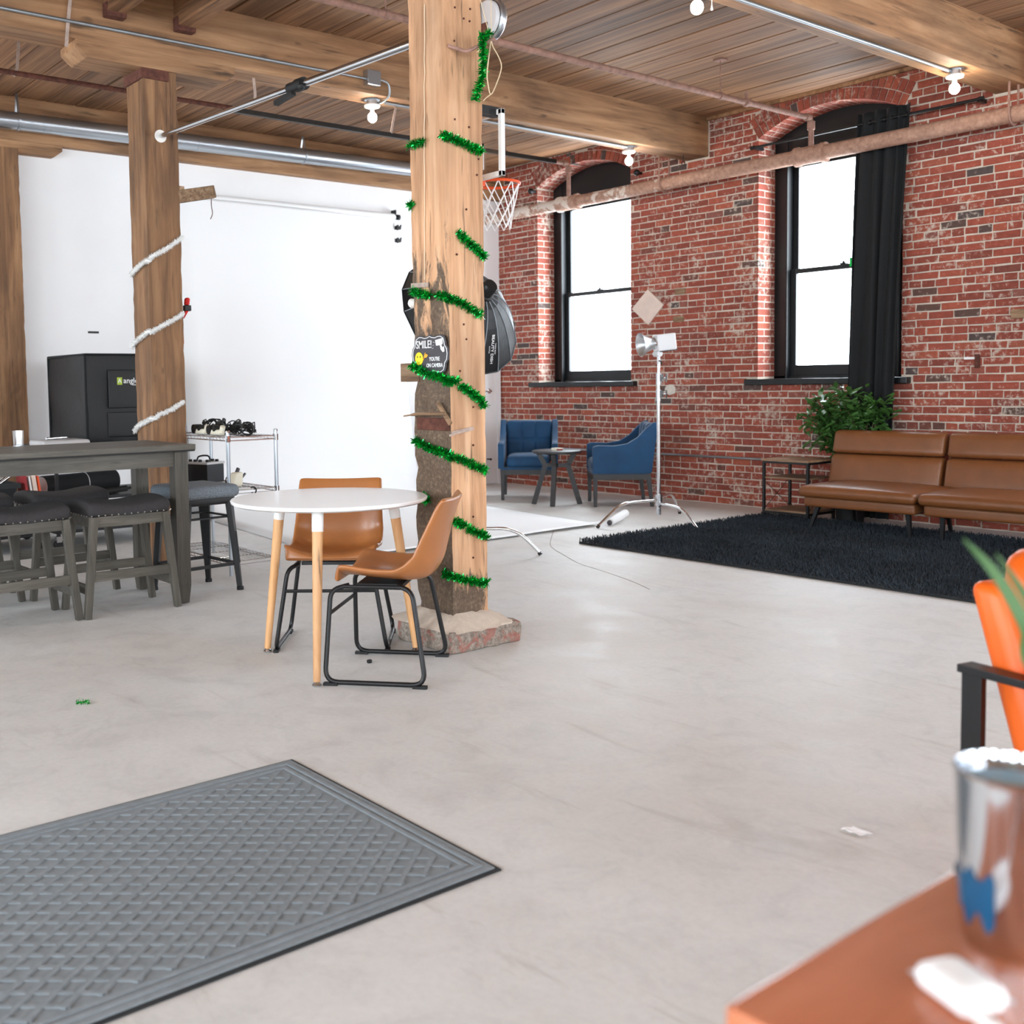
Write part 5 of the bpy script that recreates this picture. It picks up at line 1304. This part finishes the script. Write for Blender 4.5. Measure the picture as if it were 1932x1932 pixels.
m = L(); m.rbox((.42, .35, .36), (.56, .58, .17), .06, 8, fn=lambda x, y, z: (x, y, z+.02*(1-(x/.3)**2)*(z > 0))); m.build('seat_cushion', M['orange'], t, smooth=True)
for y in (.075, .625):
    m = L(); m.rbox((.40, y, .47), (.54, .085, .26), .035, 6, fn=lambda x, y, z: (x, y, z-.03*(x/.27)*(z > 0))); m.build('side_cushion', M['orange'], t, smooth=True)

# ---------------------------------------------------------------- foreground table with cup, case, leaf plant
t = thing('wood_table', 'reddish cherry-wood table with steel tumbler on it', 'table', (.1, 1.3, 0))
MB().box(-.512, .75, .69, 2.0, .722, .75).build('table_top', M['desk'], t, bev=.004)
for x, y in ((-.44, .76), (.68, .76), (-.44, 1.93), (.68, 1.93)): MB().bar((x, y, .722), (x, y, 0), .05, .05).build('leg', M['black'], t)
cp = Vector((-.413, .958, .75))
t = thing('steel_tumbler', 'shiny stainless steel tumbler on the cherry-wood table', 'tumbler', cp)
MB().lathe([(0, .001), (.034, .001), (.0365, .006), (.0385, .02), (.0445, .150), (.0455, .156), (.044, .158), (.042, .152), (.037, .03), (0, .028)], 40, Matrix.Translation(cp)).build('cup_body', M['cupsteel'], t, smooth=True)
MB().lathe([(0, .138), (.0412, .138), (.0412, .142), (0, .142)], 32, Matrix.Translation(cp)).build('drink_surface', simple('pale_blue_drink', (150, 196, 224), .1), t)
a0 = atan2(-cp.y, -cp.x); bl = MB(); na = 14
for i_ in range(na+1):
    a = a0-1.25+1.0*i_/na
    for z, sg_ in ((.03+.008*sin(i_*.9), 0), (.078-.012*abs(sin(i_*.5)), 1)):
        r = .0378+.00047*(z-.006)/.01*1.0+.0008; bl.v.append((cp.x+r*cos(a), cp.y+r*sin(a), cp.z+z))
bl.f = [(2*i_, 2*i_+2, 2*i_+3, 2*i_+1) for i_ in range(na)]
bl.build('blue_reflection', simple('blue_reflection', (6, 72, 108), .3), t, smooth=True)  # blue reflection on the steel, painted as a coloured patch around the cup
ec = hz(1812, 1862, .762); er = atan2(-.25, .62)
t = thing('earbud_case', 'rounded white earbud case lying on the cherry-wood table', 'case', (ec.x, ec.y, .75), er)
m = MB(local=True); m.rbox((0, 0, .0125), (.062, .047, .023), .0115, 6); m.build('case_body', M['laminate'], t, smooth=True)
m = MB(local=True); m.rbox((0, .0, .0125), (.0624, .0474, .0012), .0005, 4); m.build('lid_seam', M['graycase'], t)
m = MB(local=True); m.rbox((.040, -.012, .0085), (.024, .011, .008), .003, 3); m.tube([(.052, -.012, .0085), (.075, -.016, .004), (.11, -.03, .0025), (.2, -.02, .0025)], .0018, 6); m.build('charging_plug', M['plasticw'], t, smooth=True)
q = hz(1793, 1636, .758); tag(MB().tube([(q.x+.01, q.y, .758), (q.x+.045, q.y+.10, .758)], .0085, 10).build('marker_pen', M['rubber'], smooth=True), 'black marker pen at the table edge behind the tumbler', 'pen')
pb_ = Vector((-.26, 1.16, .75))
t = thing('blade_plant', 'potted plant with long green blade leaves on the cherry-wood table', 'plant', pb_)
MB().lathe([(0, 0), (.05, 0), (.065, .11), (.06, .11), (.055, .1), (0, .1)], 24, Matrix.Translation(pb_)).build('pot', M['porcelain'], t, smooth=True)
def blade(pts, w):
    P = smoothpath(pts, 6); m = MB(); n = len(P)
    for i, p in enumerate(P):
        s = i/(n-1); ww = w*(.35+.65*min(1, s*3))*(1-s**3)+.0004; tg_ = (P[min(n-1, i+1)]-P[max(0, i-1)]).normalized(); sd = tg_.cross(_f).normalized()
        m.v += [tuple(p-sd*ww), tuple(p+_f*.003), tuple(p+sd*ww)]
    m.f = [(i*3+k, i*3+k+1, i*3+k+4, i*3+k+3) for i in range(n-1) for k in range(2)]
    o = m.build('leaf', M['leaf2'], t, smooth=True); md = o.modifiers.new('thick', 'SOLIDIFY'); md.thickness = .0012
top = pb_+Vector((0, 0, .1)); D_ = 1.05
def rp(a, b, d=D_): return C0+ray(a, b)*d
blade([top, rp(1985, 1290), rp(1935, 1180), rp(1880, 1085), rp(1818, 1017)], .0085)
blade([top, rp(2000, 1260), rp(1960, 1170), rp(1925, 1110), rp(1880, 1045)], .0065)
for dx, dy, h in ((.12, .05, .30), (.04, .12, .34), (.16, -.06, .22), (-.0, .16, .26)): blade([top, top+Vector((dx*.3, dy*.3, h*.6)), top+Vector((dx, dy, h))], .012)

# ---------------------------------------------------------------- wire rack and its load
t = thing('wire_rack', 'chrome wire rack loaded with cables beside the garland post', 'rack', (-6.77, 3.38, 0))
qx0, qx1, qy0, qy1 = -7.25, -6.284, 3.225, 3.58
for x in (qx0, qx1):
    for y in (qy0, qy1):
        MB().tube([(x, y, .01), (x, y, .955)], .0125, 14).build('post', M['galv'], t, smooth=True); MB().lathe([(.0145, 0), (.0145, .012), (.008, .016), (0, .016)], 12, Matrix.Translation((x, y, .95))).build('post_cap', M['chrome'], t)
        for z in (.57, .92): MB().tube([(x, y, z-.03), (x, y, z+.012)], .0175, 12).build('collar', M['chrome'], t)
for z in (.10, .57, .92):
    m = MB()
    for zz in (z, z-.022):
        for (a, b) in (((qx0, qy0, zz), (qx1, qy0, zz)), ((qx0, qy1, zz), (qx1, qy1, zz)), ((qx0, qy0, zz), (qx0, qy1, zz)), ((qx1, qy0, zz), (qx1, qy1, zz))): m.tube([a, b], .004, 6)
    for k in range(1, 13):
        y = qy0+(qy1-qy0)*k/13; m.tube([(qx0, y, z), (qx1, y, z)], .0018, 4)
    for k in range(1, 4):
        x = qx0+(qx1-qx0)*k/4; m.tube([(x, qy0, z-.005), (x, qy1, z-.005)], .003, 5)
    for k in range(20):
        x = qx0+(qx1-qx0)*(k+.5)/20
        for y in (qy0, qy1): m.tube([(x, y, z), (x+.02, y, z-.022)], .0016, 4)
    m.build('wire_shelf', M['chrome'], t)
def coil(mb, c, r, turns, zr, seed, tr=.0045):
    rg = random.Random(seed); P = []
    for i in range(turns*10):
        a = 2*pi*i/10; rr2 = r*(1+.22*rg.uniform(-1, 1)); P.append((c[0]+rr2*cos(a), c[1]+rr2*.75*sin(a), c[2]+zr*rg.random()))
    mb.tube(smoothpath(P, 2), tr, 5)
for k, (c, r, n_, zr, lb) in enumerate((((-6.95, 3.46, .928), .088, 9, .10, 'black cable coil on the wire rack next to the post'), ((-6.715, 3.46, .928), .085, 9, .09, 'black cable coil behind the cream clamps on the wire rack'), ((-6.48, 3.45, .928), .085, 9, .08, 'loose black cable coil at the open end of the wire rack'), ((-6.60, 3.43, .577), .062, 7, .05, 'black cable coil beside the battery box on the rack'))):
    m = MB(); coil(m, c, r, n_, zr, 70+k); tag(m.build('cable_coil', M['cable'], smooth=True), lb, 'cable', 'cable coils on the wire rack')
m = MB(); m.tube([Vector((-6.335, 3.40+.045*cos(2*pi*k/20), .970+.045*sin(2*pi*k/20))) for k in range(20)], .0045, 6, closed=True); tag(m.build('cable_loop', M['cable']), 'single upright cable loop at the open end of the rack', 'cable')
for (x, y), lb in (((-6.79, 3.282), 'cream plastic clamp lying in front of black cables, nearer the garland post'), ((-6.56, 3.282), 'cream plastic clamp lying in front of black cables, nearer the open rack end')):
    t = thing('spring_clamp', lb, 'clamp', (x, y, .917), pi/2, 'cream clamps on the wire rack')
    m = MB(local=True); m.rbox((0, 0, .03), (.05, .17, .035), .012, 4); m.tube([(0, -.08, .03), (0, -.1, .07)], .018, 10); m.build('body', M['beige'], t, smooth=True)
    m = MB(local=True); m.tube([(-.03, .06, .045), (.03, .06, .045)], .032, 14); m.tube([(-.03, -.02, .055), (.03, -.02, .055)], .02, 12); m.build('jaw', M['rubber'], t, smooth=True)
p = (hy(386, 900, 3.40).x, 3.40, .575)
t = thing('battery_box', 'black battery box with grey terminal top on the wire rack', 'battery', p, radians(20))
MB(local=True).box(-.11, .11, -.085, .085, 0, .13).build('case', M['binplastic'], t, bev=.006); m = MB(local=True); m.box(-.115, .115, -.09, .09, .13, .146); m.build('lid', M['graycase'], t, bev=.004)
m = MB(local=True)
for x, y in ((-.085, -.05), (-.035, -.055), (.015, -.055), (.07, -.04), (.085, .04), (.03, .055)): m.lathe([(0, .145), (.014, .145), (.012, .162), (0, .162)], 10, Matrix.Translation((x, y, 0)))
m.build('terminal', M['rubber'], t); m = MB(local=True); m.tube(smoothpath([(-.07, 0, .145), (-.05, 0, .18), (.03, .01, .185), (.06, 0, .145)], 5), .006, 6); m.build('handle', M['rubber'], t)
t = thing('hand_tool', 'beige corded hand tool standing on the wire rack near its end', 'tool', (hy(445, 915, 3.36).x, 3.36, .575), .4)
m = MB(local=True); m.rbox((0, 0, .052), (.06, .10, .10), .02, 4, fn=lambda x, y, z: (x, y*(1-z*4)+z*.3, z)); m.build('body', M['beige'], t, smooth=True); m = MB(local=True); m.tube([(0, .01, .095), (0, .03, .125)], .013, 8); m.tube([(0, .04, .04), (0, .10, .085)], .008, 8); m.build('knob', M['darkgrey'], t)
m = MB(); m.tube(smoothpath([(-6.33, 3.41, .578), (-6.285, 3.415, .581), (-6.262, 3.41, .555), (-6.262, 3.36, .50), (-6.285, 3.30, .488)], 5), .005, 6); tag(m.build('cable_end', M['cable']), 'short black cable end drooping from the wire rack shelf', 'cable')

# ---------------------------------------------------------------- shelving by the white wall
def shelving(label, x0, x1, y0, y1, zs):
    t = thing('shelf_unit', label, 'shelf', ((x0+x1)/2, (y0+y1)/2, 0), group='black shelf units by the white wall')
    for x in (x0, x1):
        for y in (y0, y1):
            MB().box(x-.012, x+.012, y-.012, y+.012, .1, zs[-1]).build('post', M['black'], t)
            c = MB(); c.tube([(x-.015, y, .04), (x+.015, y, .04)], .04, 16); co = c.build('caster', M['rubber'], t, smooth=True); MB().box(x-.02, x+.02, y-.02, y+.02, .06, .105).build('caster_fork', M['steel'], co)
    for z in zs: MB().box(x0-.02, x1+.02, y0-.02, y1+.02, z-.025, z).build('shelf', M['black'], t)
    for z in (.33,):
        MB().tube([(x0, y0, z+.25), (x1, y0, z)], .005, 6).build('brace', M['black'], t)
    return t
shelving('black shelf unit on casters under the black cube', -9.1, -8.30, 2.78, 3.74, (.15, .40, .80))
shelving('black shelf unit on casters holding the storage bin', -9.1, -8.30, 1.55, 2.67, (.15, .30))
t = thing('light_tent', 'black nylon cube light tent on the shelf by the wall', 'light tent', (-8.9, 3.5, .8))
lx0, lx1, ly0, ly1, lz0, lz1 = -9.3, -8.42, 3.08, 3.76, .807, 1.525
m = MB(); m.rbox(((lx0+lx1)/2, (ly0+ly1)/2, (lz0+lz1)/2), (lx1-lx0, ly1-ly0, lz1-lz0), .015, 10, fn=lambda x, y, z: (x+.008*sin(y*14+z*9)*(x > 0), y+.006*sin(z*11+x*7), z+.006*sin(x*6))); m.build('cover', M['nylon'], t, smooth=True)
for (a, b) in (((lx1, ly0, lz0), (lx1, ly0, lz1)), ((lx1, ly0, lz1), (lx1, ly1, lz1)), ((lx1, ly0, lz0), (lx1, ly1, lz0)), ((lx0, ly0, lz1), (lx1, ly0, lz1)), ((lx0, ly0, lz0), (lx0, ly0, lz1)), ((lx1, ly1, lz0), (lx1, ly1, lz1))): MB().tube([a, b], .01, 8).build('piping', M['blackcloth'], t)
m = MB(); m.rbox((lx1+.012, ly0+.39, lz0+.44), (.018, .42, .31), .007, 5); m.build('flap', M['nylon'], t, smooth=True); m = MB(); m.rbox((lx1+.01, ly0+.39, lz0+.15), (.016, .44, .2), .006, 5); m.build('pocket', M['nylon'], t, smooth=True)
p = hx(226, 719, lx1+.024)
k = MB(); k.box(lx1+.021, lx1+.0225, p.y-.021, p.y+.021, p.z-.03, p.z+.03); k.build('logo_square', M['lime'], t)
TM = frame((lx1+.0235, p.y+.03, p.z+.002), (0, 1, 0), (0, 0, 1))
text('lettering', 'angle', .062, TM, M['signwhite'], t, align='LEFT', bold=.0004)
text('lettering', 'che', .022, TM @ Matrix.Translation((.075, -.032, 0)), M['signwhite'], t, align='LEFT')
text('logo_letter', 'A', .05, TM @ Matrix.Translation((-.03, -.002, 0)), M['signwhite'], t)
t = thing('grey_case', 'flat light grey case lid on the shelf in front of the black cube', 'case', (-8.45, 2.88, .8))
m = MB(); m.rbox((-8.46, 2.868, .828), (.34, .38, .055), .024, 6); m.build('lid', M['graycase'], t, smooth=True); MB().box(-8.63, -8.29, 2.685, 3.05, .80, .812).build('base', M['darkgrey'], t)
a, b = Vector((-8.42, 2.75, .866)), Vector((-8.50, 2.95, .868)); tag(MB().tube([a, b], .011, 10).build('chrome_tube', M['chrome'], smooth=True), 'short chrome tube lying on the flat grey case', 'tube')
t = thing('black_tube', 'thick black cardboard tube lying on the shelf under the cube', 'tube', (-8.55, 3.0, .40))
a, b = Vector((-8.46, 2.72, .488)), Vector((-8.60, 3.36, .492))
MB().tube([a, b], .086, 26).build('tube', M['blackcloth'], t, smooth=True); u = (b-a).normalized(); MB().tube([a-u*.006, a+u*.002], .078, 26).build('end_ring', M['graycase'], t); MB().tube([a.lerp(b, .56)+Vector((0, 0, 0)), a.lerp(b, .57)], .088, 26).build('elastic_band', M['graycase'], t)
t = thing('folded_tripod', 'folded black tripod lying in front of the black tube', 'tripod', (-8.27, 3.2, .42))
a, b = Vector((-8.27, 2.98, .425)), Vector((-8.27, 3.62, .465)); MB().tube([a, a.lerp(b, .55)], [.02, .024], 10).build('leg_bundle', M['rubber'], t, smooth=True); MB().tube([a.lerp(b, .5), b], .011, 8).build('centre_column', M['black'], t); MB().box(a.x-.02, a.x+.02, a.y-.05, a.y+.05, a.z-.02, a.z+.025).build('head', M['darkgrey'], t, bev=.006); MB().tube([a.lerp(b, .7), a.lerp(b, .76)], .018, 10).build('lock_collar', M['black'], t)
t = thing('storage_bin', 'dark plastic storage bin on the shelf beside the leaning books', 'bin', (-8.5, 2.2, .30))
MB().add([(x, y, z) for (s, z) in ((.9, .302), (1, .53)) for x, y in ((-8.52-.26*s, 2.17-.3*s), (-8.52+.26*s, 2.17-.3*s), (-8.52+.26*s, 2.17+.3*s), (-8.52-.26*s, 2.17+.3*s))], [(0, 3, 2, 1), (0, 1, 5, 4), (1, 2, 6, 5), (2, 3, 7, 6), (3, 0, 4, 7)]).build('tub', M['binplastic'], t).modifiers.new('thick', 'SOLIDIFY').thickness = .004
rm = MB()
for (a0, a1, b0, b1) in ((-8.80, -8.24, 1.85, 1.875), (-8.80, -8.24, 2.465, 2.49), (-8.80, -8.775, 1.875, 2.465), (-8.265, -8.24, 1.875, 2.465)): rm.box(a0, a1, b0, b1, .51, .548)
rm.build('rim', M['binplastic'], t)
for k, (dy, c) in enumerate(((0, 'farthest from the books'), (.08, 'second farthest from the books'), (.15, 'second nearest the books'), (.2, 'nearest the books'))):
    a = Vector((-8.48+.05*k, 1.95+dy*.45, .335)); tag(MB().tube([a, a+Vector((-.02, .44, .285))], .011, 10).build('chrome_tube', M['chrome'], smooth=True), 'chrome tube sticking out of the dark storage bin, '+c, 'tube', 'chrome tubes in the bin')
for k, (w, col, lb) in enumerate(((.02, 'bookred', 'thin dark red book leaning beside the storage bin'), (.012, 'plasticw', 'thin white book leaning beside the storage bin'), (.03, 'tile', 'thick cream book leaning between red books'), (.015, 'rim', 'thin orange-red book leaning against the black tube'))):
    y = 2.545+.032*k; m = MB(); m.obb(Matrix.Translation((-8.36, y, .452)) @ Matrix.Rotation(.12, 4, 'X'), .2, w, .30-.02*(k % 2)); tag(m.build('book', M[col], bev=.002), lb, 'book', 'books leaning by the storage bin')
gp = hz(35, 842, .925)
t = thing('drinking_glass', 'small clear glass on the bar table', 'glass', (gp.x, gp.y, .925))
MB().lathe([(0, .002), (.028, .002), (.032, .09), (.030, .09), (.027, .01), (0, .01)], 24, Matrix.Translation((gp.x, gp.y, .925))).build('glass', glass('drinking_glass', .18), t, smooth=True); MB().lathe([(.0285, 0), (.0295, 0), (.0295, .006), (.0285, .006)], 24, Matrix.Translation((gp.x, gp.y, .9255))).build('base_ring', M['steel'], t)

# ---------------------------------------------------------------- litter on the floor
m = MB(); p = hz(157, 1328); garland(m, [p+Vector((-.02, -.02, .006)), p+Vector((0, 0, .008)), p+Vector((.02, .02, .006))], 1200, .016, .002, 5); tag(m.build('tinsel_scrap', M['green']), 'scrap of green tinsel on the concrete floor', 'tinsel')
p = hz(697, 1251); m = MB(); m.rbox((p.x, p.y, .008), (.018, .022, .016), .005, 2); tag(m.build('bottle_cap', M['rubber']), 'small black cap on the floor under the round table', 'cap')
p = hz(1611, 1569); m = MB()
for i in range(5):
    for j in range(5): m.v.append((p.x-.03+.015*i+.004*j, p.y-.02+.01*j, .001+.006*abs(sin(i*1.7+j*2.1))))
m.f = [(i*5+j, i*5+j+1, (i+1)*5+j+1, (i+1)*5+j) for i in range(4) for j in range(4)]
tag(m.build('paper_scrap', M['paper']), 'crumpled scrap of white paper on the bare floor', 'paper')
